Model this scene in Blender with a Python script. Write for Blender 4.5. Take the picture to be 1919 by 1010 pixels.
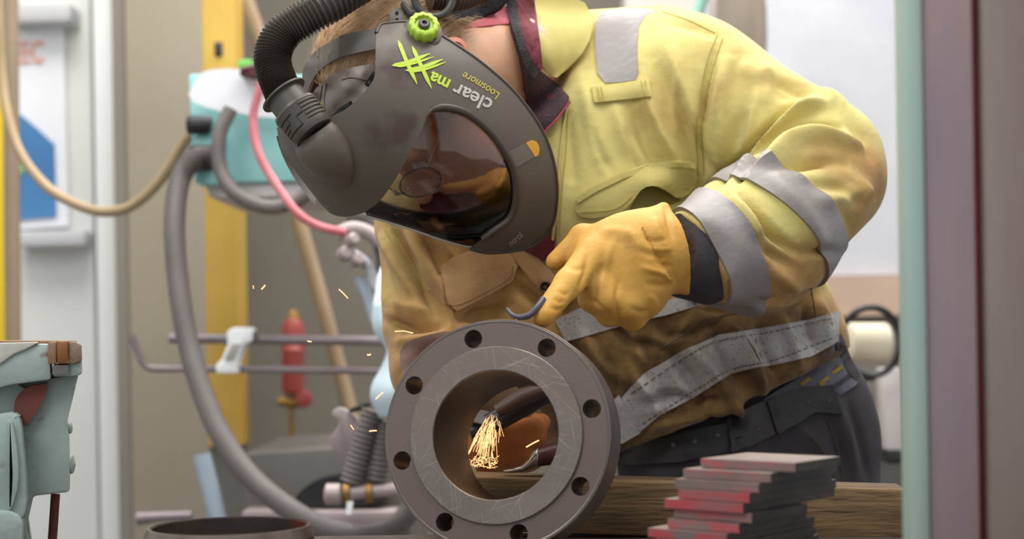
import bpy, bmesh, math, random
import numpy as np
from mathutils import Vector, Matrix
from mathutils.bvhtree import BVHTree
from mathutils.geometry import delaunay_2d_cdt
random.seed(7); rng = np.random.default_rng(7)
for o in list(bpy.data.objects): bpy.data.objects.remove(o)
S = bpy.context.scene; COL = S.collection

# ------------------------------------------------------------------ camera
FPX = 3000.0; CAMZ = 1.17; HZ = 620.0; ROLL = math.radians(0.9)
RT = Vector((math.cos(ROLL), 0, -math.sin(ROLL))); UP = Vector((math.sin(ROLL), 0, math.cos(ROLL))); FW = Vector((0, 1, 0))
CAM = Vector((0, 0, CAMZ))
cd = bpy.data.cameras.new('camera'); cam = bpy.data.objects.new('camera', cd); COL.objects.link(cam)
cd.sensor_width = 36; cd.lens = 36 * FPX / 1919.0; cd.shift_y = (HZ - 505) / 1919.0; cd.clip_start = 0.05; cd.clip_end = 60
cd.dof.use_dof = True; cd.dof.focus_distance = 2.12; cd.dof.aperture_fstop = 3.3
M = Matrix((RT, UP, -FW)).transposed().to_4x4(); M.translation = CAM
cam.matrix_world = M; S.camera = cam

def P(px, py, d):
    px, py, d = float(px), float(py), float(d)
    return CAM + d * (FW + RT * ((px - 959.5) / FPX) + UP * ((HZ - py) / FPX))
def ray(px, py):
    px, py = float(px), float(py)
    return FW + RT * ((px - 959.5) / FPX) + UP * ((HZ - py) / FPX)
def pix(co):                                   # world (N,3) -> px, py, depth
    v = np.asarray(co, dtype=float) - np.array(CAM); d = v @ np.array(FW)
    return 959.5 + FPX * (v @ np.array(RT)) / d, HZ - FPX * (v @ np.array(UP)) / d, d

# ------------------------------------------------------------------ light and exposure
S.view_settings.view_transform = 'Standard'; S.view_settings.look = 'None'
S.view_settings.exposure = 0.0; S.view_settings.gamma = 1.0; S.view_settings.use_curve_mapping = False
w = bpy.data.worlds.new('world'); S.world = w; w.use_nodes = True
bg = w.node_tree.nodes['Background']; bg.inputs[0].default_value = (0.86, 0.93, 1.0, 1); bg.inputs[1].default_value = 0.70
def area(name, loc, target, sx, sy, power, col=(1, 1, 1)):
    l = bpy.data.lights.new(name, 'AREA'); l.shape = 'RECTANGLE'; l.size = sx; l.size_y = sy; l.energy = power; l.color = col
    o = bpy.data.objects.new(name, l); COL.objects.link(o); o.location = loc
    o.rotation_euler = (Vector(target) - Vector(loc)).to_track_quat('-Z', 'Y').to_euler(); return o
area('ceiling_lamp_near', (0.7, 1.9, 3.7), (0.3, 2.3, 1.0), 2.2, 1.0, 54, (1, 0.97, 0.9))
area('ceiling_lamp_far', (0.2, 4.3, 4.2), (0, 4.6, 0), 5.0, 1.4, 250, (1, 0.99, 0.96))
area('front_fill', (-1.6, 0.2, 3.4), (0, 2.2, 1.1), 1.8, 1.4, 46, (0.93, 0.97, 1.0))  # unseen area light added above left to lift camera-facing surfaces

# ------------------------------------------------------------------ material helpers
def lin(c):
    return tuple(((x / 255) / 12.92 if x / 255 <= 0.04045 else ((x / 255 + 0.055) / 1.055) ** 2.4) for x in c[:3]) + (1,)
def mat(name, c1, c2=None, scale=8.0, rough=0.6, metal=0.0, bump=0.0, bscale=60.0, stretch=(1, 1, 1), lo=0.35, hi=0.65, spec=0.5, detail=4, coat=0.0, c3=None, s3=3.0, t3=0.6):
    m = bpy.data.materials.new(name); m.use_nodes = True; nt = m.node_tree; n = nt.nodes; b = n['Principled BSDF']
    b.inputs['Roughness'].default_value = rough; b.inputs['Metallic'].default_value = metal
    b.inputs['Specular IOR Level'].default_value = spec; b.inputs['Coat Weight'].default_value = coat
    tc = n.new('ShaderNodeTexCoord'); mp = n.new('ShaderNodeMapping'); mp.inputs['Scale'].default_value = stretch
    nt.links.new(tc.outputs['Object'], mp.inputs['Vector'])
    if c2 is None: b.inputs['Base Color'].default_value = lin(c1)
    else:
        nz = n.new('ShaderNodeTexNoise'); nz.inputs['Scale'].default_value = scale; nz.inputs['Detail'].default_value = detail
        r = n.new('ShaderNodeValToRGB'); r.color_ramp.elements[0].position = lo; r.color_ramp.elements[1].position = hi
        r.color_ramp.elements[0].color = lin(c1); r.color_ramp.elements[1].color = lin(c2)
        nt.links.new(mp.outputs[0], nz.inputs['Vector']); nt.links.new(nz.outputs['Fac'], r.inputs[0]); last = r.outputs[0]
        if c3 is not None:
            z3 = n.new('ShaderNodeTexNoise'); z3.inputs['Scale'].default_value = s3; z3.inputs['Detail'].default_value = 6
            r3 = n.new('ShaderNodeValToRGB'); r3.color_ramp.elements[0].position = t3; r3.color_ramp.elements[1].position = min(1, t3 + 0.08)
            mx = n.new('ShaderNodeMix'); mx.data_type = 'RGBA'; mx.inputs['B'].default_value = lin(c3)
            nt.links.new(mp.outputs[0], z3.inputs['Vector']); nt.links.new(z3.outputs['Fac'], r3.inputs[0])
            nt.links.new(r3.outputs[0], mx.inputs['Factor']); nt.links.new(last, mx.inputs['A']); last = mx.outputs['Result']
        nt.links.new(last, b.inputs['Base Color'])
    if bump > 0:
        z = n.new('ShaderNodeTexNoise'); z.inputs['Scale'].default_value = bscale; z.inputs['Detail'].default_value = 3
        bp = n.new('ShaderNodeBump'); bp.inputs['Strength'].default_value = bump; bp.inputs['Distance'].default_value = 0.004
        nt.links.new(mp.outputs[0], z.inputs['Vector']); nt.links.new(z.outputs['Fac'], bp.inputs['Height']); nt.links.new(bp.outputs[0], b.inputs['Normal'])
    return m
def emit(name, c, s):
    m = bpy.data.materials.new(name); m.use_nodes = True; n = m.node_tree.nodes; b = n['Principled BSDF']
    b.inputs['Base Color'].default_value = (0, 0, 0, 1); b.inputs['Emission Color'].default_value = c; b.inputs['Emission Strength'].default_value = s
    return m

# ------------------------------------------------------------------ object helpers
def obj(name, verts, faces, m, parent=None, smooth=True, flat_angle=None):
    me = bpy.data.meshes.new(name); me.from_pydata([tuple(v) for v in verts], [], [tuple(f) for f in faces]); me.validate(); me.update()
    return link(name, me, m, parent, smooth, flat_angle)
def link(name, me, m, parent=None, smooth=True, flat_angle=None):
    o = bpy.data.objects.new(name, me); COL.objects.link(o)
    if m is not None: me.materials.append(m)
    if smooth:
        me.polygons.foreach_set('use_smooth', [True] * len(me.polygons))
        if flat_angle:
            me.set_sharp_from_angle(angle=math.radians(flat_angle))
    if parent is not None:
        o.parent = parent; o.matrix_parent_inverse = world_of(parent).inverted()
    return o
def world_of(o):
    mw = Matrix.LocRotScale(o.location, o.rotation_euler, o.scale)
    return mw if o.parent is None else world_of(o.parent) @ o.matrix_parent_inverse @ mw
def tag(o, label, cat=None, group=None, kind=None):
    o['label'] = label
    if cat: o['category'] = cat
    if group: o['group'] = group
    if kind: o['kind'] = kind
    return o
def struct(o, label, cat):
    tag(o, label, cat, kind='structure'); return o
def thing(name, loc, label, cat, group=None):
    o = bpy.data.objects.new(name, None); COL.objects.link(o); o.location = loc; o.empty_display_size = 0.05
    return tag(o, label, cat, group)
class MB:
    def __init__(s): s.v = []; s.f = []
    def add(s, v, f):
        n = len(s.v); s.v += [Vector(x) for x in v]; s.f += [tuple(i + n for i in q) for q in f]; return s
    def build(s, name, m, parent=None, smooth=True, flat=40): return obj(name, s.v, s.f, m, parent, smooth, flat)
def tube_data(pts, rad, seg=12, cap=True, flat=None, up=None):
    pts = [Vector(p) for p in pts]; n = len(pts); rad = rad if hasattr(rad, '__len__') else [rad] * n
    T = [(pts[min(i + 1, n - 1)] - pts[max(i - 1, 0)]).normalized() for i in range(n)]
    ref = Vector(up) if up is not None else (Vector((0, 0, 1)) if abs(T[0].z) < 0.9 else Vector((1, 0, 0)))
    nrm = (ref - T[0] * ref.dot(T[0])).normalized(); V = []; F = []
    fx, fy = flat or (1, 1)
    for i in range(n):
        nrm = (nrm - T[i] * nrm.dot(T[i])).normalized(); bi = T[i].cross(nrm)
        for k in range(seg):
            a = 2 * math.pi * k / seg
            V.append(pts[i] + nrm * (math.cos(a) * rad[i] * fx) + bi * (math.sin(a) * rad[i] * fy))
    for i in range(n - 1):
        for k in range(seg):
            k2 = (k + 1) % seg; F.append((i * seg + k, i * seg + k2, (i + 1) * seg + k2, (i + 1) * seg + k))
    if cap:
        F.append(tuple(range(seg))[::-1]); F.append(tuple((n - 1) * seg + k for k in range(seg)))
    return V, F
def tube(name, pts, rad, m, parent=None, seg=12, flat=None, up=None):
    V, F = tube_data(pts, rad, seg, True, flat, up); return obj(name, V, F, m, parent, True, 50)
def smooth_path(pts, n):                        # Catmull-Rom through points (any dimension)
    pts = [np.array(p, dtype=float) for p in pts]; p = [2 * pts[0] - pts[1]] + pts + [2 * pts[-1] - pts[-2]]
    out = []; m_ = len(pts) - 1
    for i in range(n):
        t = i / (n - 1) * m_; k = min(int(t), m_ - 1); u = t - k; a, b, c, d = p[k:k + 4]
        out.append(0.5 * ((2 * b) + (c - a) * u + (2 * a - 5 * b + 4 * c - d) * u * u + (3 * b - a - 3 * c + d) * u ** 3))
    return out
def ppath(pts, n): return [P(*q) for q in smooth_path(pts, n)]
def box_data(c, sx, sy, sz, R=None, bevel=0.0):
    bm = bmesh.new(); bmesh.ops.create_cube(bm, size=1.0)
    for v in bm.verts: v.co = Vector((v.co.x * sx, v.co.y * sy, v.co.z * sz))
    if bevel > 0: bmesh.ops.bevel(bm, geom=bm.edges[:], offset=bevel, segments=2, affect='EDGES', profile=0.5)
    if R is not None: bmesh.ops.transform(bm, matrix=R.to_4x4(), verts=bm.verts)
    V = [v.co + Vector(c) for v in bm.verts]; bm.verts.index_update(); F = [tuple(v.index for v in f.verts) for f in bm.faces]; bm.free(); return V, F
def box(name, c, sx, sy, sz, m, parent=None, R=None, bevel=0.0):
    V, F = box_data(c, sx, sy, sz, R, bevel); return obj(name, V, F, m, parent, bevel > 0, 40)
def lathe_data(profile, seg, o, ax, lobes=0, amp=0.0, closed=False):   # profile [(r, h)] around axis ax at o
    ax = Vector(ax).normalized(); e = Vector((0, 0, 1)) if abs(ax.z) < 0.9 else Vector((1, 0, 0))
    u = (e - ax * e.dot(ax)).normalized(); v = ax.cross(u); V = []; F = []; o = Vector(o); n = len(profile)
    for r, h in profile:
        for k in range(seg):
            a = 2 * math.pi * k / seg; rr = r * (1 + amp * math.cos(lobes * a)) if lobes else r
            V.append(o + ax * h + u * (rr * math.cos(a)) + v * (rr * math.sin(a)))
    for i in range(n if closed else n - 1):
        j = (i + 1) % n
        for k in range(seg):
            k2 = (k + 1) % seg; F.append((i * seg + k, i * seg + k2, j * seg + k2, j * seg + k))
    if not closed: F.append(tuple(range(seg))[::-1]); F.append(tuple((n - 1) * seg + k for k in range(seg)))
    return V, F
def lathe(name, profile, seg, o, ax, m, parent=None, lobes=0, amp=0.0, closed=False, flat=35):
    V, F = lathe_data(profile, seg, o, ax, lobes, amp, closed); ob = obj(name, V, F, m, parent, True, flat)
    bm = bmesh.new(); bm.from_mesh(ob.data); bmesh.ops.recalc_face_normals(bm, faces=bm.faces); bm.to_mesh(ob.data); bm.free(); return ob

# ---- signed distance modelling (surface nets)
def cone(a, b, r1, r2):
    a = np.array(a, np.float32); b = np.array(b, np.float32); ab = b - a; L = float(ab @ ab) + 1e-12
    def f(p):
        q = p - a; t = np.clip((q @ ab) / L, 0, 1); return np.linalg.norm(q - t[..., None] * ab, axis=-1) - (r1 + (r2 - r1) * t)
    return f
def ellip(c, axes, radii):
    c = np.array(c, np.float32); A = np.array([list(Vector(x)) for x in axes], np.float32); R = np.array(radii, np.float32)
    def f(p):
        q = (p - c) @ A.T; k0 = np.linalg.norm(q / R, axis=-1); k1 = np.linalg.norm(q / (R * R), axis=-1) + 1e-9; return k0 * (k0 - 1) / k1
    return f
def half(pt, n):                                  # keeps the side opposite to n
    pt = np.array(pt, np.float32); n = np.array(Vector(n).normalized(), np.float32)
    return lambda p: (p - pt) @ n
def smin(a, b, k):
    h = np.maximum(k - np.abs(a - b), 0) / k; return np.minimum(a, b) - h * h * k * 0.25
def smax(a, b, k): return -smin(-a, -b, k)
def nets(fn, lo, hi, h):
    n = [max(4, int(math.ceil((hi[i] - lo[i]) / h)) + 1) for i in range(3)]
    ax = [np.float32(lo[i]) + np.arange(n[i], dtype=np.float32) * np.float32(h) for i in range(3)]
    F = np.empty(n, np.float32); step = 24
    for i in range(0, n[0], step):
        g = np.stack(np.meshgrid(ax[0][i:i + step], ax[1], ax[2], indexing='ij'), -1); F[i:i + step] = fn(g)
    F[0] = np.maximum(F[0], 1e-3); F[-1] = np.maximum(F[-1], 1e-3); F[:, 0] = np.maximum(F[:, 0], 1e-3); F[:, -1] = np.maximum(F[:, -1], 1e-3); F[:, :, 0] = np.maximum(F[:, :, 0], 1e-3); F[:, :, -1] = np.maximum(F[:, :, -1], 1e-3)
    I = F < 0; cs = [m - 1 for m in n]; cnt = np.zeros(cs, np.float32); acc = np.zeros(cs + [3], np.float32)
    corner = lambda A, o: A[o[0]:o[0] + cs[0], o[1]:o[1] + cs[1], o[2]:o[2] + cs[2]]
    for a in range(3):
        for s in ((0, 0), (0, 1), (1, 0), (1, 1)):
            o1 = list(s); o1.insert(a, 0); o2 = list(s); o2.insert(a, 1)
            f1 = corner(F, o1); f2 = corner(F, o2); c = (f1 < 0) != (f2 < 0)
            t = np.where(c, f1 / np.where(c, f1 - f2, 1), 0); cnt += c
            for k in range(3): acc[..., k] += c * (t if k == a else o1[k])
    act = cnt > 0; idx = np.full(cs, -1, np.int64); idx[act] = np.arange(act.sum())
    cell = np.argwhere(act); V = (cell + acc[act] / cnt[act][:, None]) * h + np.array(lo); Q = []
    for a in range(3):
        b, c = (a + 1) % 3, (a + 2) % 3
        sl = [slice(None)] * 3; sl[a] = slice(0, -1); A = I[tuple(sl)]; sl[a] = slice(1, None); B = I[tuple(sl)]
        e = np.argwhere(A != B); e = e[(e[:, b] > 0) & (e[:, c] > 0) & (e[:, b] < n[b] - 1) & (e[:, c] < n[c] - 1)]
        sg = A[e[:, 0], e[:, 1], e[:, 2]]
        def ci(db, dc):
            q = e.copy(); q[:, b] -= db; q[:, c] -= dc; return idx[q[:, 0], q[:, 1], q[:, 2]]
        q = np.stack([ci(1, 1), ci(0, 1), ci(0, 0), ci(1, 0)], 1); q[~sg] = q[~sg][:, ::-1]; Q.append(q)
    return V, np.concatenate(Q)
def np_mesh(name, V, Q):
    me = bpy.data.meshes.new(name); k = Q.shape[1]
    me.vertices.add(len(V)); me.vertices.foreach_set('co', np.asarray(V, np.float32).ravel())
    me.loops.add(Q.size); me.loops.foreach_set('vertex_index', Q.astype(np.int32).ravel())
    me.polygons.add(len(Q)); me.polygons.foreach_set('loop_start', (np.arange(len(Q)) * k).astype(np.int32))
    me.update(calc_edges=True); me.validate(); return me
def vnormals(V, Q):
    a = V[Q[:, 2]] - V[Q[:, 0]]; b = V[Q[:, 3]] - V[Q[:, 1]]; fn = np.cross(a, b); N = np.zeros_like(V)
    for k in range(4): np.add.at(N, Q[:, k], fn)
    return N / (np.linalg.norm(N, axis=1)[:, None] + 1e-12)
def bvh(V, Q): return BVHTree.FromPolygons([tuple(v) for v in V], [tuple(int(i) for i in q) for q in Q])
def relax(V, Q, it=2, lam=0.5):
    E = np.concatenate([Q[:, [0, 1]], Q[:, [1, 2]], Q[:, [2, 3]], Q[:, [3, 0]]]); n = len(V)
    for _ in range(it):
        s = np.zeros_like(V); c = np.zeros(n); np.add.at(s, E[:, 0], V[E[:, 1]]); np.add.at(c, E[:, 0], 1); V = V + lam * (s / np.maximum(c, 1)[:, None] - V)
    return V
def folds(V, Q, lst, facing=0.05):
    N = vnormals(V, Q); px, py, d = pix(V); tc = np.array(CAM) - V; tc /= np.linalg.norm(tc, axis=1)[:, None]
    fac = np.clip(((N * tc).sum(1) - facing) / 0.3, 0, 1); D = np.zeros(len(V))
    for pts, wd, amp, *lim in lst:
        pp = np.array(smooth_path(pts, max(6, 6 * len(pts)))); m = len(pp); best = np.full(len(V), 1e9); tt = np.zeros(len(V))
        sel = (px > pp[:, 0].min() - 4 * wd) & (px < pp[:, 0].max() + 4 * wd) & (py > pp[:, 1].min() - 4 * wd) & (py < pp[:, 1].max() + 4 * wd)
        ii = np.nonzero(sel)[0]; q = np.stack([px[ii], py[ii]], 1); bb = np.full(len(ii), 1e9); t2 = np.zeros(len(ii))
        for k in range(m - 1):
            a = pp[k]; ab = pp[k + 1] - a; t = np.clip(((q - a) @ ab) / (ab @ ab + 1e-9), 0, 1); dd = np.linalg.norm(q - a - t[:, None] * ab, axis=1)
            u = dd < bb; bb[u] = dd[u]; t2[u] = (k + t[u]) / (m - 1)
        g = np.exp(-(bb / wd) ** 2) * np.sin(np.pi * np.clip(t2, 0.02, 0.98)) ** 0.6
        if lim: g = g * ((d[ii] > lim[0]) & (d[ii] < lim[1]))
        D[ii] += amp * g
    return V + N * (D * fac)[:, None]

# ---- patches: a pixel outline laid on a real surface, with its own thickness
def inpoly(x, y, poly):
    c = False; n = len(poly); j = n - 1
    for i in range(n):
        xi, yi = poly[i]; xj, yj = poly[j]
        if (yi > y) != (yj > y) and x < (xj - xi) * (y - yi) / (yj - yi + 1e-12) + xi: c = not c
        j = i
    return c
def resample(poly, s, closed=True):
    out = []; n = len(poly)
    for i in range(n if closed else n - 1):
        a = poly[i]; b = poly[(i + 1) % n]; L = math.hypot(b[0] - a[0], b[1] - a[1]); k = max(1, int(round(L / s)))
        for t in range(k): out.append((a[0] + (b[0] - a[0]) * t / k, a[1] + (b[1] - a[1]) * t / k))
    return out
def rnd(poly, it=2):                              # corner cutting
    for _ in range(it):
        o = []
        for i in range(len(poly)):
            a = poly[i]; b = poly[(i + 1) % len(poly)]
            o += [(0.75 * a[0] + 0.25 * b[0], 0.75 * a[1] + 0.25 * b[1]), (0.25 * a[0] + 0.75 * b[0], 0.25 * a[1] + 0.75 * b[1])]
        poly = o
    return poly
def cdt(poly, s, hole=None):
    B = resample(poly, s); pts = [Vector(b) for b in B]; n = len(B); ed = [(i, (i + 1) % n) for i in range(n)]
    xs = [b[0] for b in B]; ys = [b[1] for b in B]; y = min(ys) + s * 0.5; r = 0
    while y < max(ys):
        x = min(xs) + (s * 0.5 if r % 2 else 0)
        while x < max(xs):
            if inpoly(x, y, poly) and min((x - b[0]) ** 2 + (y - b[1]) ** 2 for b in B) > (0.5 * s) ** 2: pts.append(Vector((x, y)))
            x += s
        y += s * 0.87; r += 1
    v, e, f, *_ = delaunay_2d_cdt(pts, ed, [], 1, 1e-5); return v, f
def thicken(top, nrm, F, th):
    n = len(top); V = list(top) + [top[i] - nrm[i] * th for i in range(n)]; cnt = {}
    for f in F:
        for i in range(len(f)):
            e = (f[i], f[(i + 1) % len(f)]); cnt[e] = 1
    G = [tuple(f) for f in F] + [tuple(i + n for i in reversed(f)) for f in F]
    for (a, b) in cnt:
        if (b, a) not in cnt: G.append((b, a, a + n, b + n))
    return V, G
def surf_depth(trees):
    def fn(px, py):
        best = None; D = ray(px, py)
        for t in trees:
            h = t.ray_cast(CAM, D.normalized())
            if h[0] is not None and (best is None or h[3] < best[2]): best = (h[0], h[1], h[3])
        return best
    return fn
def patch(name, poly, trees, m, parent, s=9, off=0.002, th=0.002, bulge=0.0, iters=1, cut=1, wav=None, maxd=None, flat=45, hug=False):
    poly = rnd(poly, cut) if cut else poly; v, F = cdt(poly, s); fn = surf_depth(trees) if isinstance(trees, (list, tuple)) else trees; hit = [fn(q[0], q[1]) for q in v]
    ok = [i for i, h in enumerate(hit) if h is not None and (maxd is None or (h[0] - CAM).dot(FW) < maxd)]
    okp = np.array([[v[i][0], v[i][1]] for i in ok]); dep = np.zeros(len(v)); nr = np.zeros((len(v), 3))
    oks = set(ok); src = []
    for i in range(len(v)):
        j = i if i in oks else ok[int(np.argmin(((okp - np.array(v[i])) ** 2).sum(1)))]
        dep[i] = (hit[j][0] - CAM).dot(FW); n = hit[j][1]; n = n if n.dot(ray(*v[i])) < 0 else -n; nr[i] = n
    adj = {i: set() for i in range(len(v))}
    for f in F:
        for i in range(len(f)): adj[f[i]].add(f[(i + 1) % len(f)]); adj[f[(i + 1) % len(f)]].add(f[i])
    raw = dep.copy()
    for _ in range(iters):
        dep = np.array([0.5 * dep[i] + 0.5 * np.mean([dep[j] for j in adj[i]] or [dep[i]]) for i in range(len(v))])
        nr = np.array([nr[i] + np.mean([nr[j] for j in adj[i]] or [nr[i]], axis=0) for i in range(len(v))])
    if hug: dep = np.minimum(dep, raw)
    B = np.array(resample(poly, s)); top = []; NN = []
    for i in range(len(v)):
        tc = (CAM - P(v[i][0], v[i][1], dep[i])).normalized(); n = Vector(nr[i]).normalized() * 0.5 + tc; n.normalize()
        e = math.sqrt(float(((B - np.array(v[i])) ** 2).sum(1).min())); b = bulge * min(1, e / (3 * s)) if bulge else 0
        if wav: b += wav(v[i][0], v[i][1])
        top.append(P(v[i][0], v[i][1], dep[i]) + tc * (off + b)); NN.append(n)
    V, G = thicken(top, NN, F, th + off * 0.6); ob = obj(name, V, G, m, parent, True, flat); fixn(ob); return ob
def fixn(ob):
    bm = bmesh.new(); bm.from_mesh(ob.data); bmesh.ops.recalc_face_normals(bm, faces=bm.faces); bm.to_mesh(ob.data); bm.free()
def on_surf(pts, trees, off, n=40, close=False):
    fn = surf_depth(trees) if isinstance(trees, (list, tuple)) else trees; out = []
    for q in smooth_path(pts, n):
        h = fn(q[0], q[1])
        if h is not None: out.append(h[0] + (CAM - h[0]).normalized() * off)
    return out
def seam(name, pts, trees, m, parent, r=0.0012, off=0.0006, n=40, seg=6):
    return tube(name, on_surf(pts, trees, off, n), r, m, parent, seg)
def prism(name, poly, d0, d1, m, parent=None, cut=0, bevel=0.0, dv=None):      # outline with real depth from d0 to d1 (seen at d0), straight back
    poly = rnd(poly, cut) if cut else poly
    F0 = [P(x, y, d0) for x, y in poly]; F1 = [p + (dv or FW) * (d1 - d0) for p in F0]; n = len(poly)
    bm = bmesh.new(); va = [bm.verts.new(p) for p in F0]; vb = [bm.verts.new(p) for p in F1]
    bm.faces.new(va); bm.faces.new(vb[::-1])
    for i in range(n): bm.faces.new((va[(i + 1) % n], va[i], vb[i], vb[(i + 1) % n]))
    bmesh.ops.recalc_face_normals(bm, faces=bm.faces)
    if bevel > 0: bmesh.ops.bevel(bm, geom=[e for e in bm.edges if len(e.link_faces) == 2 and e.calc_face_angle(0) > 0.5], offset=bevel, segments=2, affect='EDGES', profile=0.5)
    bm.normal_update(); me = bpy.data.meshes.new(name); bm.to_mesh(me); bm.free(); return link(name, me, m, parent, True, 35)
def text_data(s, size=1.0, shear=0.0, bold=0.0):
    c = bpy.data.curves.new('t', 'FONT'); c.body = s; c.size = size; c.shear = shear; c.offset = bold; c.resolution_u = 3
    o = bpy.data.objects.new('t', c); COL.objects.link(o); dg = bpy.context.evaluated_depsgraph_get(); me = o.evaluated_get(dg).to_mesh()
    V = [v.co.copy() for v in me.vertices]; F = [tuple(p.vertices) for p in me.polygons]; o.evaluated_get(dg).to_mesh_clear()
    bpy.data.objects.remove(o); bpy.data.curves.remove(c); return V, F

# ------------------------------------------------------------------ materials
m_steel_dark = mat('flange_steel', (104, 90, 82), (112, 97, 89), 5, 0.42, 0.35, 0.05, 300)
m_bench = mat('bench_steel', (92, 78, 66), (66, 56, 48), 12, 0.6, 0.3, 0.1, 80)
m_floor = mat('floor_concrete', (120, 116, 110), (100, 97, 92), 2.5, 0.8, 0, 0.1, 40)
m_wallgrey = mat('wall_grey', (122, 114, 102), (112, 105, 94), 1.5, 0.9)
m_wallwhite = mat('wall_white', (196, 195, 199), (184, 183, 189), 4, 0.85, 0, 0.25, 30)
m_panel = mat('panel_light', (224, 222, 217), (217, 215, 210), 2, 0.7)
m_white = mat('white_paint', (250, 250, 248), None, rough=0.6)
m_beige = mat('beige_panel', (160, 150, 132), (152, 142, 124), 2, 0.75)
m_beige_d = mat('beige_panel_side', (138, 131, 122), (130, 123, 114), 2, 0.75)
m_yellow = mat('yellow_paint', (212, 170, 74), (202, 158, 68), 6, 0.6, c3=(160, 120, 60), s3=20, t3=0.66)
m_teal = mat('teal_paint', (158, 210, 206), (148, 202, 200), 3, 0.5)
m_paper = mat('paper_white', (242, 240, 242), (232, 230, 232), 3, 0.8)
m_hose_brown = mat('hose_brown', (172, 146, 110), (158, 134, 100), 8, 0.6)
m_hose_grey = mat('hose_grey', (118, 108, 104), (104, 96, 92), 8, 0.45)
m_pipe_brown = mat('pipe_brown', (150, 128, 104), (140, 120, 98), 4, 0.6)
m_red = mat('red_paint', (156, 64, 56), (140, 56, 50), 8, 0.5)
m_redhose = mat('red_hose', (206, 122, 126), (188, 88, 94), 14, 0.4)
m_black = mat('black_plastic', (38, 35, 34), (30, 28, 27), 8, 0.45)
m_rail = mat('rail_steel', (140, 126, 128), (124, 112, 112), 10, 0.4, 0.3)
m_brass = mat('brass', (150, 112, 56), None, rough=0.4, metal=0.5)
m_wood_old = mat('wood_handle', (164, 140, 110), (148, 124, 96), 3, 0.8, stretch=(6, 6, 0.6))
m_pinkgrey = mat('bracket_pinkish', (176, 160, 158), (150, 134, 132), 6, 0.5, 0.2)
m_greyblue = mat('post_blue_grey', (172, 184, 196), (160, 172, 184), 4, 0.5)
m_machine = mat('machine_grey', (104, 98, 92), (92, 86, 80), 4, 0.6)
m_timber = mat('timber', (134, 104, 68), (80, 60, 40), 7, 0.8, 0, 0.5, 30, stretch=(0.7, 5, 7), lo=0.3, hi=0.72, detail=8, c3=(58, 42, 28), s3=9, t3=0.6)
m_vise = mat('vise_paint', (160, 172, 164), (148, 161, 155), 9, 0.6, 0, 0.25, 60, c3=(124, 106, 90), s3=26, t3=0.6)
m_vise_light = mat('vise_worn_top', (205, 196, 182), (160, 160, 150), 12, 0.55, 0, 0.2, 60, c3=(120, 84, 60), s3=25, t3=0.6)
m_rust = mat('rusty_jaw', (134, 114, 96), (146, 108, 74), 26, 0.6, 0.2, 0.3, 90)
m_redox = mat('red_oxide', (122, 58, 46), (92, 50, 42), 14, 0.7)
m_green_post = mat('green_post', (172, 188, 170), (164, 184, 174), 4, 0.5, c3=(196, 160, 76), s3=10, t3=0.74, stretch=(3, 3, 1))
m_purple = mat('primer_steel', (168, 138, 132), (144, 124, 132), 3.0, 0.36, 0.0, 0.04, 20, stretch=(5, 5, 0.8), c3=(176, 130, 92), s3=1.6, t3=0.56)
m_purple2 = mat('primer_steel_dark', (146, 132, 120), (138, 114, 108), 3.0, 0.38, 0.0, stretch=(5, 5, 0.8), c3=(104, 62, 60), s3=2, t3=0.6)
m_redstripe = mat('red_edge', (150, 44, 44), (124, 38, 40), 8, 0.4)
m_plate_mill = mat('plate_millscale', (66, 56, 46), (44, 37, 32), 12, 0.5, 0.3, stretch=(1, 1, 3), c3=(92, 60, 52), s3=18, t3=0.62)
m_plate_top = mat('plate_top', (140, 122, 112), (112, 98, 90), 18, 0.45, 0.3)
m_plate_red = mat('plate_red', (186, 62, 66), (150, 92, 90), 22, 0.5, 0.1, stretch=(1, 1, 3), c3=(120, 102, 98), s3=14, t3=0.55)
m_plate_pink = mat('plate_pink', (142, 108, 102), (122, 102, 96), 22, 0.5, 0.1, stretch=(1, 1, 3), c3=(176, 84, 84), s3=16, t3=0.52)
m_ring = mat('pipe_steel', (70, 58, 52), (54, 46, 42), 14, 0.45, 0.35, 0.1, 120, c3=(104, 46, 40), s3=6, t3=0.62)
m_ring_rim = mat('pipe_rim', (118, 106, 94), (96, 84, 74), 30, 0.35, 0.5)
m_cream = mat('cream_plastic', (212, 202, 176), (202, 190, 164), 5, 0.6)

# ------------------------------------------------------------------ the room
def vbox(name, x0, x1, ztop, zbot, d0, d1, m, parent=None, bevel=0.0, ymid=505):   # upright world box whose front face spans px x0..x1 at depth d0
    a = P(x0, ymid, d0); b = P(x1, ymid, d0)
    return box(name, ((a.x + b.x) / 2, (d0 + d1) / 2, (ztop + zbot) / 2), abs(b.x - a.x), d1 - d0, ztop - zbot, m, parent, None, bevel)
def zat(px, py, d): return P(px, py, d).z
struct(box('floor', (0, 3.6, -0.05), 9, 7.4, 0.1, m_floor), 'grey concrete workshop floor under the bench', 'floor')
struct(box('wall_back', (0, 6.25, 2.0), 9, 0.1, 4.2, m_wallgrey), 'brownish grey workshop wall far behind the yellow post', 'wall')
wr = struct(vbox('wall_right', 1240, 2300, 3.9, zat(1600, 516, 5.6), 5.6, 5.75, m_wallwhite), 'rough white wall panel behind the bent worker', 'wall')
struct(vbox('trim_1', 1240, 2300, zat(1600, 517, 5.56), zat(1600, 592, 5.56), 5.56, 5.75, mat('beige_board', (196, 168, 146), (184, 156, 136), 3, 0.8)), 'pale wooden board running under the white wall panel', 'board')
struct(vbox('wall_dado', 1240, 2300, zat(1600, 592, 5.6), 0, 5.6, 5.75, m_wallgrey), 'grey lower wall below the pale board', 'wall')
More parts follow.
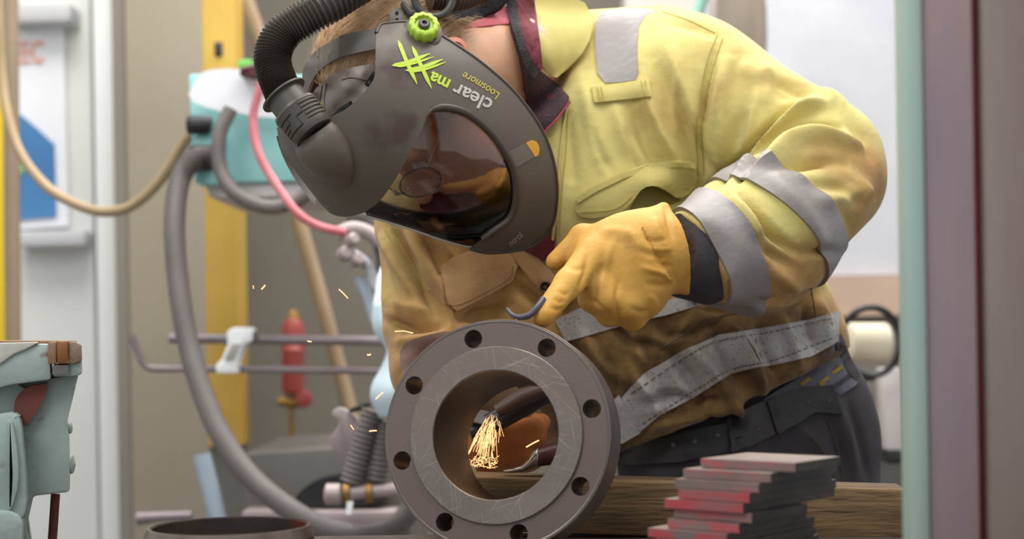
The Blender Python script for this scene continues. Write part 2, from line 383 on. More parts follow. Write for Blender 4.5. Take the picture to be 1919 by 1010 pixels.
vbox_l = vbox('wall_left', -200, 176, 3.9, 0, 5.2, 5.35, m_panel); struct(vbox_l, 'light grey panelled wall behind the pinned poster', 'wall')
struct(vbox('trim_2', 181, 217, 3.9, 0, 5.1, 5.3, m_white, bevel=0.006), 'bright white vertical frame strip beside the beige cabinet', 'trim')
cab = thing('cabinet', (P(300, 505, 4.9).x, 4.9, 0), 'tall beige metal cabinet between the white strip and yellow post', 'cabinet')
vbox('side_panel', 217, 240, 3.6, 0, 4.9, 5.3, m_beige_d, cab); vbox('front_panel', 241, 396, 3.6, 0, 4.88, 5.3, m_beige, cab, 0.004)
yp = thing('steel_post', (P(418, 505, 4.45).x, 4.45, 0), 'yellow painted steel post behind the teal machine', 'post')
vbox('post_face', 384, 447, 3.6, zat(425, 838, 4.45), 4.45, 4.6, m_yellow, yp, 0.01)
h = P(409, 92, 4.445); box('slot', (h.x, 4.449, h.z), 0.022, 0.012, 0.04, m_black, yp, None, 0.004)
vbox('post_foot', 386, 445, zat(425, 838, 4.45), 0, 4.47, 4.58, m_machine, yp)
# shelf line and clip at upper left, poster
tag(vbox('wall_rail', 20, 140, zat(60, 8, 5.1), zat(60, 44, 5.1), 5.08, 5.2, mat('rail_light', (200, 199, 200), None, rough=0.5), bevel=0.01), 'pale grey rail on the wall above the poster', 'rail')
tag(vbox('wall_ledge', 30, 160, zat(60, 432, 5.1), zat(60, 462, 5.1), 5.1, 5.2, mat('ledge_light', (204, 203, 206), None, rough=0.5), bevel=0.01), 'pale grey ledge on the wall under the poster', 'ledge')
po = thing('poster', P(70, 425, 5.19), 'white poster with red letters and blue shape on left wall', 'poster')
prism('sheet', [(16, 56), (118, 50), (128, 424), (26, 430)], 5.17, 5.195, mat('poster_white', (240, 239, 242), (234, 233, 238), 2, 0.6), po)
prism('blue_shape', [(26, 205), (66, 238), (101, 270), (105, 406), (32, 412)], 5.160, 5.168, mat('poster_blue', (74, 132, 184), (64, 120, 172), 6, 0.6), po)
prism('green_mark', [(30, 290), (44, 296), (48, 318), (36, 330), (28, 318)], 5.154, 5.159, mat('poster_green', (150, 190, 130), None), po, 2)
tv, tf = text_data('EEC', 1.0, 0, 0.02)
obj('lettering', [P(20 + v.x * 36, 118 - v.y * 58 - v.x * 1, 5.162) for v in tv], tf, mat('poster_red', (232, 168, 150), None), po, False)
tag(tube('pipe', [P(18, -200, 4.3), P(22, 300, 4.3), P(26, 760, 4.3)], 0.021, m_pipe_brown, seg=14), 'tan vertical pipe at the left edge of the picture', 'pipe')
tag(vbox('yellow_upright', -40, 3, 2.6, 0.4, 4.5, 4.6, mat('yellow_bright', (232, 196, 40), None, rough=0.5), bevel=0.004), 'narrow bright yellow upright at the far left edge', 'upright')
tag(tube('air_hose', ppath([(-6, -40, 4.0), (2, 130, 4.0), (14, 215, 3.98), (40, 290, 3.95), (90, 352, 3.9), (150, 386, 3.86), (200, 397, 3.84), (250, 384, 3.82), (300, 338, 3.8), (340, 275, 3.78), (366, 243, 3.76), (386, 236, 3.76)], 70), 0.0125, m_hose_brown, seg=12), 'thin tan hose sagging across the cabinet to teal machine', 'hose')

# ---- teal extraction unit with papers and hoses
un = thing('extraction_unit', (P(500, 340, 3.95).x, 3.95, P(500, 345, 3.95).z), 'teal metal extraction unit hanging behind the helmet hose', 'machine')
prism('casing', [(352, 138), (640, 140), (640, 338), (364, 344)], 3.72, 4.3, m_teal, un, bevel=0.008)
prism('port_plate', [(358, 252), (420, 250), (420, 278), (360, 282)], 3.705, 3.73, m_teal, un, 1, 0.003)
prism('lower_lip', [(366, 316), (430, 314), (430, 344), (370, 346)], 3.70, 3.73, m_teal, un, 1, 0.003)
prism('base_tray', [(384, 343), (620, 341), (620, 366), (392, 370)], 3.74, 4.2, mat('tray_white', (214, 206, 202), (196, 184, 180), 5, 0.6), un, 0, 0.004)
for (x, y, r) in ((386, 234, 0.022), (390, 296, 0.03)):
    lathe('hose_socket', [(r * 0.8, 0.0), (r, 0.01), (r, 0.05), (r * 0.85, 0.055)], 20, P(x + 10, y, 3.69), RT * -1, m_black, un)
tag(prism('paper_sheet', [(349, 186), (366, 150), (382, 131), (440, 127), (520, 140), (560, 168), (548, 216), (500, 222), (452, 212), (400, 207)], 3.66, 3.668, m_paper, None, 1), 'white paper sheet draped over the teal machine', 'paper')
tag(prism('folded_cloth', [(446, 128), (470, 120), (496, 110), (520, 118), (515, 140), (470, 142), (452, 138)], 3.60, 3.68, mat('maroon_cloth', (128, 72, 78), (104, 60, 66), 20, 0.8), None, 2, 0.01), 'crumpled maroon cloth lying on top of the teal machine', 'cloth')
tag(prism('green_tag', [(444, 112), (474, 110), (474, 126), (446, 128)], 3.69, 3.71, mat('tag_green', (120, 196, 96), None), None, 1, 0.002), 'small bright green tag above the teal machine', 'tag')
def corrugated(pts, r, amp, pitch, m, name, parent=None, seg=18, sub=4):
    base = [np.array(p) for p in pts]; L = sum(np.linalg.norm(base[i + 1] - base[i]) for i in range(len(base) - 1)); nn = max(8, int(L / pitch * sub))
    q = [Vector(v) for v in smooth_path(base, nn)]; rad = [r + amp * math.cos(2 * math.pi * i / sub) for i in range(nn)]
    V, F = tube_data(q, rad, seg); return obj(name, V, F, m, parent, True, 80)
tag(corrugated(ppath([(396, 294, 3.68), (368, 296, 3.66), (338, 335, 3.64), (327, 420, 3.6), (333, 520, 3.57), (348, 620, 3.54), (374, 720, 3.5), (414, 815, 3.46), (474, 898, 3.42), (560, 965, 3.38), (640, 998, 3.36), (706, 1000, 3.36), (760, 968, 3.36), (800, 900, 3.36)], 60), 0.0235, 0.0012, 0.0075, m_hose_grey, 'suction_hose', seg=20), 'thick grey ribbed hose curving down from teal machine to floor', 'hose')
tag(corrugated(ppath([(432, 205, 3.64), (412, 252, 3.63), (412, 312, 3.62), (440, 362, 3.6), (500, 388, 3.6), (556, 376, 3.6), (596, 340, 3.6)], 50), 0.0165, 0.0010, 0.0065, m_hose_grey, 'loop_hose', seg=16), 'slimmer grey ribbed hose looping below the white paper', 'hose')
tag(tube('welding_hose', ppath([(506, 120, 3.5), (486, 170, 3.5), (474, 225, 3.5), (486, 290, 3.48), (520, 350, 3.46), (560, 402, 3.44), (600, 425, 3.44), (648, 436, 3.44)], 50), 0.0095, m_redhose, seg=12), 'pinkish red hose dangling beside the helmet', 'hose')
# clutter of fittings right of the red hose
cl = thing('fitting_cluster', P(680, 560, 3.5), 'tangle of silver and pinkish hose fittings behind the right sleeve', 'fittings')
for (pts, r, m_) in (([(630, 440, 3.5), (660, 428, 3.5), (690, 436, 3.5), (712, 455, 3.5)], 0.016, m_pinkgrey), ([(640, 470, 3.48), (668, 478, 3.48), (690, 500, 3.48), (704, 540, 3.48)], 0.012, mat('silver', (196, 196, 202), (150, 146, 148), 30, 0.3, 0.5)), ([(650, 405, 3.55), (690, 410, 3.55), (720, 480, 3.55), (716, 560, 3.55)], 0.02, m_machine), ([(672, 520, 3.5), (690, 560, 3.5), (702, 600, 3.5)], 0.012, m_greyblue)):
    tube('fitting', ppath(pts, 16), r, m_, cl, 10)
for (x, y, r) in ((646, 476, 0.016), (668, 488, 0.014), (660, 450, 0.014)):
    lathe('hose_nut', [(r * 0.7, -0.014), (r, -0.010), (r, 0.010), (r * 0.7, 0.014)], 12, P(x, y, 3.46), (0.6, -0.7, 0.3), m_pinkgrey, cl)
# rails with bracket
br = thing('pipe_rack', P(440, 700, 4.4), 'rack of two steel rods joined by a white clamp, left rod hooked', 'rack')
for (nm, pts, r) in (('steel_rail', [(318, 634), (520, 636), (760, 640)], 0.0125), ('hooked_rod', [(247, 628), (262, 668), (276, 688), (300, 691), (500, 692), (760, 696)], 0.0088)):
    tube(nm, [P(x, y, 3.95) for x, y in (pts if nm == 'steel_rail' else [tuple(q) for q in smooth_path(pts[:4], 14)] + pts[4:])], r, m_rail, br, 12)
jw = prism('clamp', [(424, 622), (436, 613), (472, 614), (472, 640), (456, 646), (444, 678), (446, 700), (404, 700), (404, 682), (414, 676), (426, 644)], 3.915, 3.985, m_white, br, 0, 0.006); jw['label'] = 'white clamp joining both rods'
prism('link_slot', [(434, 644), (450, 644), (438, 674), (420, 674)], 3.908, 3.92, mat('clamp_grey', (176, 168, 160), None), jw, 0, 0.002)
prism('wing_knob', [(474, 618), (484, 622), (482, 644), (470, 640)], 3.93, 3.97, m_machine, jw, 1, 0.003)
prism('stand_off', [(420, 628), (440, 628), (440, 648), (420, 648)], 3.985, 4.45, m_machine, br)
# red valve
va = thing('gas_valve', P(550, 780, 4.6), 'red regulator valve with brass fitting hanging on the grey wall', 'valve')
lathe('upper_body', [(0.012, 0.0), (0.03, 0.012), (0.033, 0.03), (0.033, 0.1), (0.02, 0.12)], 20, P(549, 676, 4.6), UP, m_red, va)
lathe('lower_body', [(0.018, 0.0), (0.03, 0.01), (0.031, 0.02), (0.031, 0.13), (0.02, 0.14)], 20, P(549, 740, 4.58), UP, m_red, va)
lathe('cap', [(0.02, 0), (0.016, 0.015), (0.008, 0.03)], 16, P(549, 600, 4.6), UP, m_brass, va)
tube('brass_tee', [P(522, 752, 4.58), P(548, 754, 4.58), P(572, 756, 4.58)], [0.012, 0.018, 0.012], m_brass, va)
lathe('hand_wheel', [(0.01, -0.012), (0.022, -0.01), (0.024, 0.0), (0.022, 0.01), (0.01, 0.012)], 18, P(570, 748, 4.55), FW * -1, m_red, va, 6, 0.08)
tube('stem', [P(546, 756, 4.58), Vector((P(544, 840, 4.58).x, 4.58, 0.0))], 0.008, m_brass, va)
# leaning wooden handles
tag(tube('wooden_handle', [P(556, 400, 4.7), P(610, 590, 4.7), P(664, 800, 4.7), P(760, 1180, 4.7)], 0.022, m_wood_old, seg=12), 'long tan wooden handle leaning behind the red valve', 'handle')
tag(tube('leaning_pole', [P(446, -40, 4.9), P(482, 60, 4.9), P(520, 170, 4.9)], 0.024, m_wood_old, seg=12), 'tan pole leaning beside the top of yellow post', 'pole')
hd = thing('fume_hood', P(720, 780, 3.2), 'pale plastic funnel hood behind the right forearm', 'hood')
hv = smooth_path([(716, 566, 0.018), (722, 610, 0.026), (740, 650, 0.018), (744, 690, 0.033), (742, 735, 0.052), (748, 778, 0.040)], 26)
V, F = tube_data([P(q[0], q[1], 3.2) for q in hv], [q[2] for q in hv], 22); tube('arm', ppath([(714, 570, 3.2), (730, 500, 3.22), (790, 440, 3.3), (860, 420, 3.5)], 14), 0.016, m_white, hd, 12); obj('funnel', V, F, mat('pale_plastic', (206, 220, 224), (196, 212, 218), 3, 0.4), hd)
# grinder / clamp unit at the bottom with springs
mc = thing('floor_machine', (P(600, 1000, 3.7).x, 3.8, 0), 'low dark grey machine cabinet behind the pipe ring', 'machine')
prism('front_panel', [(452, 850), (640, 838), (760, 840), (780, 1120), (452, 1120)], 3.72, 4.3, m_machine, mc, 0, 0.01)
prism('top_ledge', [(452, 958), (760, 958), (760, 984), (452, 986)], 3.62, 3.72, m_pinkgrey, mc, 0, 0.006)
prism('dark_opening', [(548, 952), (556, 925), (590, 900), (640, 888), (720, 884), (730, 950)], 3.66, 3.725, m_black, mc, 2)
tag(tube('blue_grey_post', [P(378, 852, 3.75), P(392, 905, 3.75), P(412, 985, 3.75), P(425, 1040, 3.75)], 0.021, m_greyblue, seg=14), 'pale blue-grey slanted tube below the yellow post', 'tube')
tag(tube('bolt_end', [P(258, 972, 3.7), P(300, 968, 3.7), P(360, 966, 3.7)], [0.016, 0.012, 0.012], m_rail, seg=12), 'dark bolt end poking out left of the pipe ring', 'bolt')
sp = thing('spring_clamp', P(690, 930, 3.3), 'dirty clamp with two stout coil springs left of the flange', 'clamp')
prism('bent_plate', [(622, 780), (640, 790), (612, 828), (640, 860), (672, 880), (690, 850), (700, 815), (660, 775), (636, 762), (622, 770)], 3.30, 3.33, m_pinkgrey, sp, 1, 0.003)
prism('dark_jaw', [(640, 792), (700, 784), (716, 800), (690, 830), (664, 815)], 3.34, 3.44, m_black, sp, 1, 0.004)
prism('cable_arm', [(648, 768), (690, 752), (700, 758), (660, 776)], 3.28, 3.31, m_black, sp, 1, 0.003)
for (a, b, r) in (((700, 770), (660, 902), 0.023), ((726, 790), (706, 902), 0.021)):
    corrugated([P(a[0], a[1], 3.25), P((a[0] + b[0]) / 2, (a[1] + b[1]) / 2, 3.25), P(b[0], b[1], 3.25)], r, 0.003, 0.0105, m_hose_grey, 'spring', sp, 16, 6)
tube('axle', [P(622, 926, 3.24), P(680, 922, 3.24), P(750, 916, 3.24)], 0.014, m_pinkgrey, sp)
for x in (650, 692):
    lathe('collar_ring', [(0.014, -0.008), (0.021, -0.006), (0.021, 0.006), (0.014, 0.008)], 18, P(x, 923, 3.24), RT, m_brass, sp)
lathe('axle_head', [(0.012, -0.02), (0.022, -0.015), (0.022, 0.012), (0.012, 0.018)], 18, P(626, 926, 3.235), RT, m_pinkgrey, sp)
prism('latch_tongue', [(650, 940), (662, 940), (658, 964), (648, 964)], 3.22, 3.23, m_white, sp)

# ---- right background: machine with roller, cable loop and post
tag(prism('fabric_drape', [(1345, -60), (1430, -60), (1440, 40), (1436, 140), (1400, 200), (1350, 160)], 4.6, 4.66, mat('drape_brown', (150, 136, 122), (134, 120, 106), 2, 0.9, stretch=(8, 8, 1)), None, 1, 0.01), 'brown-grey drape hanging behind the raised shoulder', 'drape')
tag(prism('pale_strip', [(1330, -60), (1392, -60), (1392, 120), (1330, 140)], 4.75, 4.8, mat('strip_pale', (176, 166, 160), None, rough=0.8), None, 0, 0.01), 'pale grey strip beside the brown drape', 'strip')
tag(tube('teal_strap', [P(1330, -60, 4.5), P(1312, 10, 4.5), P(1296, 70, 4.5)], 0.018, mat('strap_teal', (150, 190, 172), None), seg=10), 'pale teal strap slanting behind the shoulder', 'strap')
tag(vbox('wall_shelf', 1180, 1330, zat(1250, -20, 5.0), zat(1250, 40, 5.0), 5.0, 5.2, mat('shelf_beige', (206, 196, 186), None)), 'pale beige shelf edge above the collar', 'shelf')
rm = thing('bench_grinder', P(1630, 700, 4.2), 'background machine with cream cylinder and lower roller', 'machine')
lathe('cream_cylinder', [(0.04, 0), (0.052, 0.006), (0.052, 0.115), (0.04, 0.12)], 28, P(1582, 642, 4.2), RT * 0.96 + FW * 0.25, m_cream, rm)
lathe('lower_roller', [(0.03, 0), (0.042, 0.006), (0.042, 0.1), (0.03, 0.105)], 24, P(1584, 745, 4.25), RT, mat('roller_grey', (150, 142, 128), (132, 126, 114), 6, 0.6), rm)
prism('dark_body', [(1600, 700), (1668, 690), (1668, 800), (1600, 800)], 4.3, 4.5, m_black, rm, 1, 0.01)
prism('upright', [(1654, 690), (1690, 690), (1694, 844), (1662, 844)], 4.1, 4.2, mat('upright_white', (206, 196, 192), (196, 186, 182), 3, 0.6), rm, 0, 0.005)
prism('base_block', [(1610, 800), (1700, 800), (1700, 1000), (1610, 1000)], 4.3, 4.6, m_machine, rm, 0, 0.01)
prism('foot_bracket', [(1664, 844), (1700, 844), (1700, 870), (1664, 870)], 4.1, 4.2, m_black, rm, 0, 0.004)
ring = [P(1632 + 56 * math.cos(a), 640 + 64 * math.sin(a), 4.0 + 0.03 * math.sin(a)) for a in np.linspace(math.radians(-150), math.radians(165), 40)]
tube('cable_loop', ring, 0.0085, m_black, rm, 10)['label'] = 'black cable loop round the cream cylinder'

# ------------------------------------------------------------------ bench and what stands on it
BZ = 0.89
be = thing('workbench', (0.0, 1.6, 0), 'dark steel workbench along the bottom edge of the picture', 'workbench')
box('bench_top', (0.0, 1.625, BZ - 0.02), 2.3, 1.19, 0.04, m_bench, be, None, 0.004)
for sx in (-1.08, 1.08):
    for y in (1.1, 2.0): box('leg', (sx, y, (BZ - 0.04) / 2), 0.06, 0.06, BZ - 0.04, m_bench, be, None, 0.004)
tl = P(868, 893, 2.165); tr = P(1700, 917, 2.11); tl = tr + (tl - tr) * 1.07
dirv = (tr - tl); ang = math.atan2(dirv.y, dirv.x); Lb = math.hypot(dirv.x, dirv.y); tz = 0.5 * (tl.z + tr.z)
bmc = (tl + tr) / 2 + Vector((-math.sin(ang), math.cos(ang), 0)) * 0.042; hz = tz - BZ - 0.001
tm = box('timber_beam', (bmc.x, bmc.y, tz - hz / 2), Lb, 0.084, hz, m_timber, None, Matrix.Rotation(ang, 3, 'Z') @ Matrix.Rotation(-math.atan2(dirv.z, Lb), 3, 'Y'), 0.005)
tag(tm, 'rough brown timber beam lying behind the flange and plates', 'timber')

# ---- flange: weld-neck, eight bolt holes, raised face
FC = P(929, 815, 1.975); yaw = math.radians(14.5); pit = math.radians(9)
FA = Vector((-math.sin(yaw) * math.cos(pit), -math.cos(yaw) * math.cos(pit), math.sin(pit))); FU = (Vector((0, 0, 1)) - FA * FA.z).normalized(); FR = FU.cross(FA) * -1
if FR.x < 0: FR = -FR
def fl(a, r, h): return FC + FR * (r * math.cos(a)) + FU * (r * math.sin(a)) + FA * h
RO, RF, RB, RH, PCD, TH, LEN = 0.1440, 0.1100, 0.0800, 0.0116, 0.1245, 0.066, 0.155
def mat_flange_face():
    m = mat('flange_raised_face', (116, 103, 94), (126, 113, 103), 9, 0.36, 0.45)
    nt = m.node_tree; n = nt.nodes; b = n['Principled BSDF']; src = b.inputs['Base Color'].links[0].from_socket
    acc = src
    for k, rz in enumerate((0.35, 1.0, 1.7, 2.4, 2.9)):
        tc = n.new('ShaderNodeTexCoord'); m0 = n.new('ShaderNodeMapping'); m0.inputs['Rotation'].default_value = (0, rz, 0); mp = n.new('ShaderNodeMapping'); mp.inputs['Scale'].default_value = (14, 14, 620); mp.inputs['Location'].default_value = (k * 3.1, 0, k * 7.7)
        nz = n.new('ShaderNodeTexNoise'); nz.inputs['Scale'].default_value = 1.0; nz.inputs['Detail'].default_value = 1
        r = n.new('ShaderNodeValToRGB'); r.color_ramp.elements[0].position = 0.66; r.color_ramp.elements[1].position = 0.80
        mx = n.new('ShaderNodeMix'); mx.data_type = 'RGBA'; mx.inputs['B'].default_value = lin((154, 142, 130))
        nt.links.new(tc.outputs['Object'], m0.inputs['Vector']); nt.links.new(m0.outputs[0], mp.inputs['Vector']); nt.links.new(mp.outputs[0], nz.inputs['Vector']); nt.links.new(nz.outputs['Fac'], r.inputs[0])
        nt.links.new(r.outputs[0], mx.inputs['Factor']); nt.links.new(acc, mx.inputs['A']); acc = mx.outputs['Result']
    nt.links.new(acc, b.inputs['Base Color']); return m
fr = thing('pipe_flange', (FC.x, FC.y, BZ), 'large round steel pipe flange with eight bolt holes facing camera', 'flange')
def annulus_holes(name, hA, m, rin, rout, h2):          # plate ring from face hA down to h2 with 8 holes, a real drilled plate
    bm = bmesh.new(); pts = []; edges = []
    def loop(cx, cy, r, n):
        b0 = len(pts)
        for k in range(n):
            a = 2 * math.pi * k / n; pts.append(Vector((cx + r * math.cos(a), cy + r * math.sin(a))))
        edges.extend([(b0 + k, b0 + (k + 1) % n) for k in range(n)]); return (b0, n)
    NO = 128; loops = [loop(0, 0, rout, NO), loop(0, 0, rin, 96)]
    hole_c = []
    for k in range(8):
        a = math.radians(15 + 45 * k); hole_c.append((PCD * math.cos(a), PCD * math.sin(a))); loops.append(loop(*hole_c[-1], RH, 28))
    v, e, f, *_ = delaunay_2d_cdt(pts, edges, [], 0, 1e-6)
    F = []
    for t in f:
        c = sum((v[i] for i in t), Vector((0, 0))) / len(t)
        if rin < c.length < rout and all((c - Vector(q)).length > RH for q in hole_c): F.append(tuple(t))
    W = lambda q, h: FC + FR * q.x + FU * q.y + FA * h
    n = len(v); V = [W(q, hA) for q in v] + [W(q, h2) for q in v]; G = list(F) + [tuple(i + n for i in reversed(t)) for t in F]
    for (b0, k) in loops:
        for i in range(k): G.append((b0 + i, b0 + (i + 1) % k, b0 + (i + 1) % k + n, b0 + i + n))
    o = obj(name, V, G, m, fr, True, 30); fixn(o); return o
annulus_holes('drilled_rim', 0.0, m_steel_dark, RB + 0.002, RO, -TH)
lathe('rim_chamfer', [(RO - 0.0022, 0.0006), (RO + 0.0006, -0.002), (RO + 0.0006, -TH + 0.002), (RO - 0.002, -TH - 0.0006), (RO - 0.004, -TH), (RO - 0.004, 0.0)], 128, FC, FA, mat('flange_edge', (120, 110, 104), (104, 94, 88), 12, 0.35, 0.5), fr, closed=True)
lathe('raised_face', [(RB, -0.002), (RB, 0.0032), (RB + 0.001, 0.004), (RF - 0.0008, 0.004), (RF, 0.0034), (RF, -0.002)], 128, FC, FA, mat_flange_face(), fr, closed=True)
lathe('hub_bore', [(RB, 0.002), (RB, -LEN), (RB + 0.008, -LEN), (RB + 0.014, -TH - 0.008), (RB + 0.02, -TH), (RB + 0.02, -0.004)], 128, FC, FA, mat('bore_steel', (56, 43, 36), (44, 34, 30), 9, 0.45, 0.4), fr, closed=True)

# ---- pipe ring
pr = thing('pipe_ring', (P(430, 985, 1.80).x, 1.80, BZ), 'short dark steel pipe ring standing on the bench', 'pipe')
rc = Vector((P(430, 985, 1.80).x, 1.80, BZ)); zt = P(430, 985, 1.80).z - BZ
lathe('pipe_wall', [(0.0945, 0), (0.0945, zt - 0.014), (0.0935, zt - 0.0125), (0.089, zt - 0.001), (0.086, zt - 0.001), (0.0855, 0)], 96, rc, (0, 0, 1), m_ring, pr, closed=True)
lathe('bevelled_rim', [(0.0952, zt - 0.0125), (0.0945, zt - 0.010), (0.0905, zt), (0.0885, zt + 0.0002), (0.0885, zt - 0.003), (0.093, zt - 0.0125)], 96, rc, (0, 0, 1), m_ring_rim, pr, closed=True)

# ---- stack of steel plates
PLD = 1.62; specs = [(1309, 1477, 1575, 863), (1274, 1431, 1573, 882), (1258, 1408, 1567, 902), (1263, 1390, 1578, 921), (1236, 1378, 1585, 938), (1254, 1394, 1511, 960), (1241, 1370, 1512, 979), (1203, 1346, 1533, 993)]
rows = ['topmost plate of the stack, grey top face', 'second plate from the top of the stack', 'third plate from the top, dull pink end', 'fourth plate from the top, faded red end', 'fifth plate from the top, bright red end and jutting out', 'sixth plate from the top, short with grey end', 'seventh plate from the top of the stack', 'lowest plate in view, pinkish red end reaching furthest left']
zt = P(1400, 868, PLD).z; nst = int((zt - BZ) / 0.0101); pth = (zt - BZ) / nst
for k in range(nst):
    if k < len(specs): xl, xc, xr, yy = specs[k]
    else: xl, xc, xr = 1210 + random.randint(-12, 20), 1352 + random.randint(-10, 14), 1530 + random.randint(-20, 25)
    th_ = math.radians(40); C0 = P(xc + 14, 930, PLD); z1 = zt - k * pth; z0 = z1 - pth
    la = (xc - xl) * PLD / FPX / math.cos(th_) * 0.96; lb = (xr - xc) * PLD / FPX / math.sin(math.radians(66 if xr - xc > 140 else 50)) * 1.0
    if lb < 0.085: lb *= 1.25
    A = Vector((-math.cos(th_), math.sin(th_), 0)); phi = math.acos(min(1, (xr - xc) * PLD / FPX / lb * 0.97)); phi = math.pi / 2 - th_ if True else phi
    Bv = Vector((math.sin(th_), math.cos(th_), 0)); lb = (xr - xc) * PLD / FPX / math.sin(th_) * 1.14; lb = min(lb, 0.19)
    pts = [Vector((C0.x, C0.y, 0)), Vector((C0.x, C0.y, 0)) + A * la, Vector((C0.x, C0.y, 0)) + A * la + Bv * lb, Vector((C0.x, C0.y, 0)) + Bv * lb]
    V = [Vector((p.x, p.y, z0 + 0.0004)) for p in pts] + [Vector((p.x, p.y, z1 - 0.0004)) for p in pts]
    F = [(3, 2, 1, 0), (4, 5, 6, 7), (0, 1, 5, 4), (1, 2, 6, 5), (2, 3, 7, 6), (3, 0, 4, 7)]
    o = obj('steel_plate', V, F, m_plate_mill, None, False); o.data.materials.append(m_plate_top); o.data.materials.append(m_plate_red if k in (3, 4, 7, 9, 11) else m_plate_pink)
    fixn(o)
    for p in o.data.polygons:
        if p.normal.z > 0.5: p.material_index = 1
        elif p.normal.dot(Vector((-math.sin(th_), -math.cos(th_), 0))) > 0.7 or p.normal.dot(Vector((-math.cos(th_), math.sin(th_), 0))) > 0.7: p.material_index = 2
    lab = ('steel plate on bench, ' + rows[k]) if k < len(rows) else 'steel plate low in the stack below the bottom picture edge'
    tag(o, lab, 'steel plate', 'steel plates stacked on the bench')

# ---- bench vise at the left edge
VD = 2.03
VDIR = Vector((ray(140, 620).x, 1.0, 0)).normalized()
vi = thing('bench_vise', (P(60, 1000, VD).x, VD + 0.06, BZ), 'worn pale green bench vise at the left edge', 'vise')
prism('fixed_body', [(-60, 700), (30, 716), (62, 738), (96, 708), (148, 700), (126, 790), (130, 830), (131, 922), (62, 930), (50, 985), (58, 1042), (-60, 1042)], VD + 0.045, VD + 0.15, m_vise, vi, 0, 0.004, dv=VDIR)
prism('throat_block', [(20, 712), (100, 690), (100, 740), (60, 800), (20, 800)], VD + 0.06, VD + 0.13, m_vise, vi, dv=VDIR)
prism('upper_slide', [(-60, 655), (42, 650), (70, 644), (94, 644), (96, 712), (62, 716), (20, 722), (-60, 742)], VD + 0.01, VD + 0.13, m_vise, vi, 0, 0.004, dv=VDIR)
prism('worn_top', [(-60, 644), (74, 641), (46, 656), (26, 664), (0, 682), (-60, 700)], VD + 0.006, VD + 0.02, m_vise_light, vi, 0, 0.002, dv=VDIR)
prism('top_plate', [(-60, 638), (144, 638), (144, 645), (-60, 645)], VD + 0.02, VD + 0.14, m_rust, vi, 0, 0.0015, dv=VDIR)
prism('jaw_plate', [(90, 641), (106, 640), (106, 683), (90, 682)], VD + 0.004, VD + 0.13, m_rust, vi, 0, 0.002, dv=VDIR)
prism('jaw_insert', [(106, 639), (128, 639), (127, 682), (107, 682)], VD - 0.002, VD + 0.13, mat('jaw_copper', (150, 92, 44), (128, 84, 48), 30, 0.5, 0.4), vi, 0, 0.002, dv=VDIR)
prism('outer_jaw', [(128, 640), (140, 640), (153, 646), (154, 676), (140, 682), (128, 682)], VD + 0.002, VD + 0.13, m_rust, vi, 0, 0.002, dv=VDIR)
prism('outer_jaw_block', [(98, 684), (128, 684), (130, 676), (154, 674), (154, 700), (146, 705), (100, 706)], VD + 0.008, VD + 0.13, m_vise, vi, 0, 0.003, dv=VDIR)
prism('jaw_neck', [(98, 684), (128, 684), (128, 700), (98, 702)], VD + 0.001, VD + 0.02, m_machine, vi, dv=VDIR)
prism('arch_recess', [(26, 756), (34, 738), (52, 724), (96, 716), (70, 770), (48, 800), (38, 790), (26, 772)], VD + 0.03, VD + 0.06, m_redox, vi, 1, dv=VDIR)
prism('front_column', [(-60, 786), (0, 776), (28, 772), (40, 782), (46, 850), (50, 900), (52, 950), (40, 985), (-60, 990)], VD + 0.0, VD + 0.07, m_vise, vi, 1, 0.006, dv=VDIR)
prism('column_rib', [(12, 790), (24, 786), (34, 850), (36, 905), (24, 950), (14, 962), (20, 900), (18, 850)], VD - 0.008, VD + 0.02, m_vise, vi, 1, 0.003, dv=VDIR)
prism('foot_casting', [(-60, 962), (10, 955), (40, 968), (44, 990), (40, 1042), (-60, 1042)], VD - 0.015, VD + 0.06, m_vise, vi, 1, 0.005, dv=VDIR)
lathe('side_boss', [(0.0, -0.01), (0.012, -0.006), (0.015, 0.004), (0.015, 0.02)], 18, P(128, 870, VD + 0.09), RT * -1, m_vise, vi)
lathe('small_boss', [(0.0, -0.006), (0.007, -0.004), (0.009, 0.004), (0.009, 0.012)], 14, P(128, 802, VD + 0.09), RT * -1, m_vise, vi)
tube('handle_rod', [P(104, 926, VD + 0.1), P(97, 1030, VD + 0.1)], 0.0062, m_redox, vi)

# ---- steel sections in the right foreground
CD = 1.42
gp = thing('green_column', (P(1708, 505, CD).x, CD, BZ), 'pale green steel tube standing right of the worker', 'column')
a = P(1704, 505, CD); b = P(1738, 505, CD); box('tube_section', ((a.x + b.x) / 2, CD + 0.0225, BZ + 0.5), b.x - a.x, 0.045, 1.0, m_green_post, gp, None, 0.006)
ib = thing('steel_beam', (P(1830, 505, CD).x, CD, BZ), 'purplish primed steel beam with dark red inner edge', 'beam')
a = P(1738.5, 505, CD); b = P(1833, 505, CD); box('near_flange', ((a.x + b.x) / 2, CD + 0.02, BZ + 0.5), b.x - a.x, 0.03, 1.0, m_purple, ib, None, 0.003)
a = P(1834, 505, CD); b = P(1862, 505, CD); box('web_edge', ((a.x + b.x) / 2, CD + 0.05, BZ + 0.5), b.x - a.x, 0.06, 1.0, m_redstripe, ib, None, 0.003)
a = P(1849, 505, CD); b = P(1990, 505, CD); box('far_flange', ((a.x + b.x) / 2, CD + 0.015, BZ + 0.5), b.x - a.x, 0.025, 1.0, m_purple2, ib, None, 0.004)

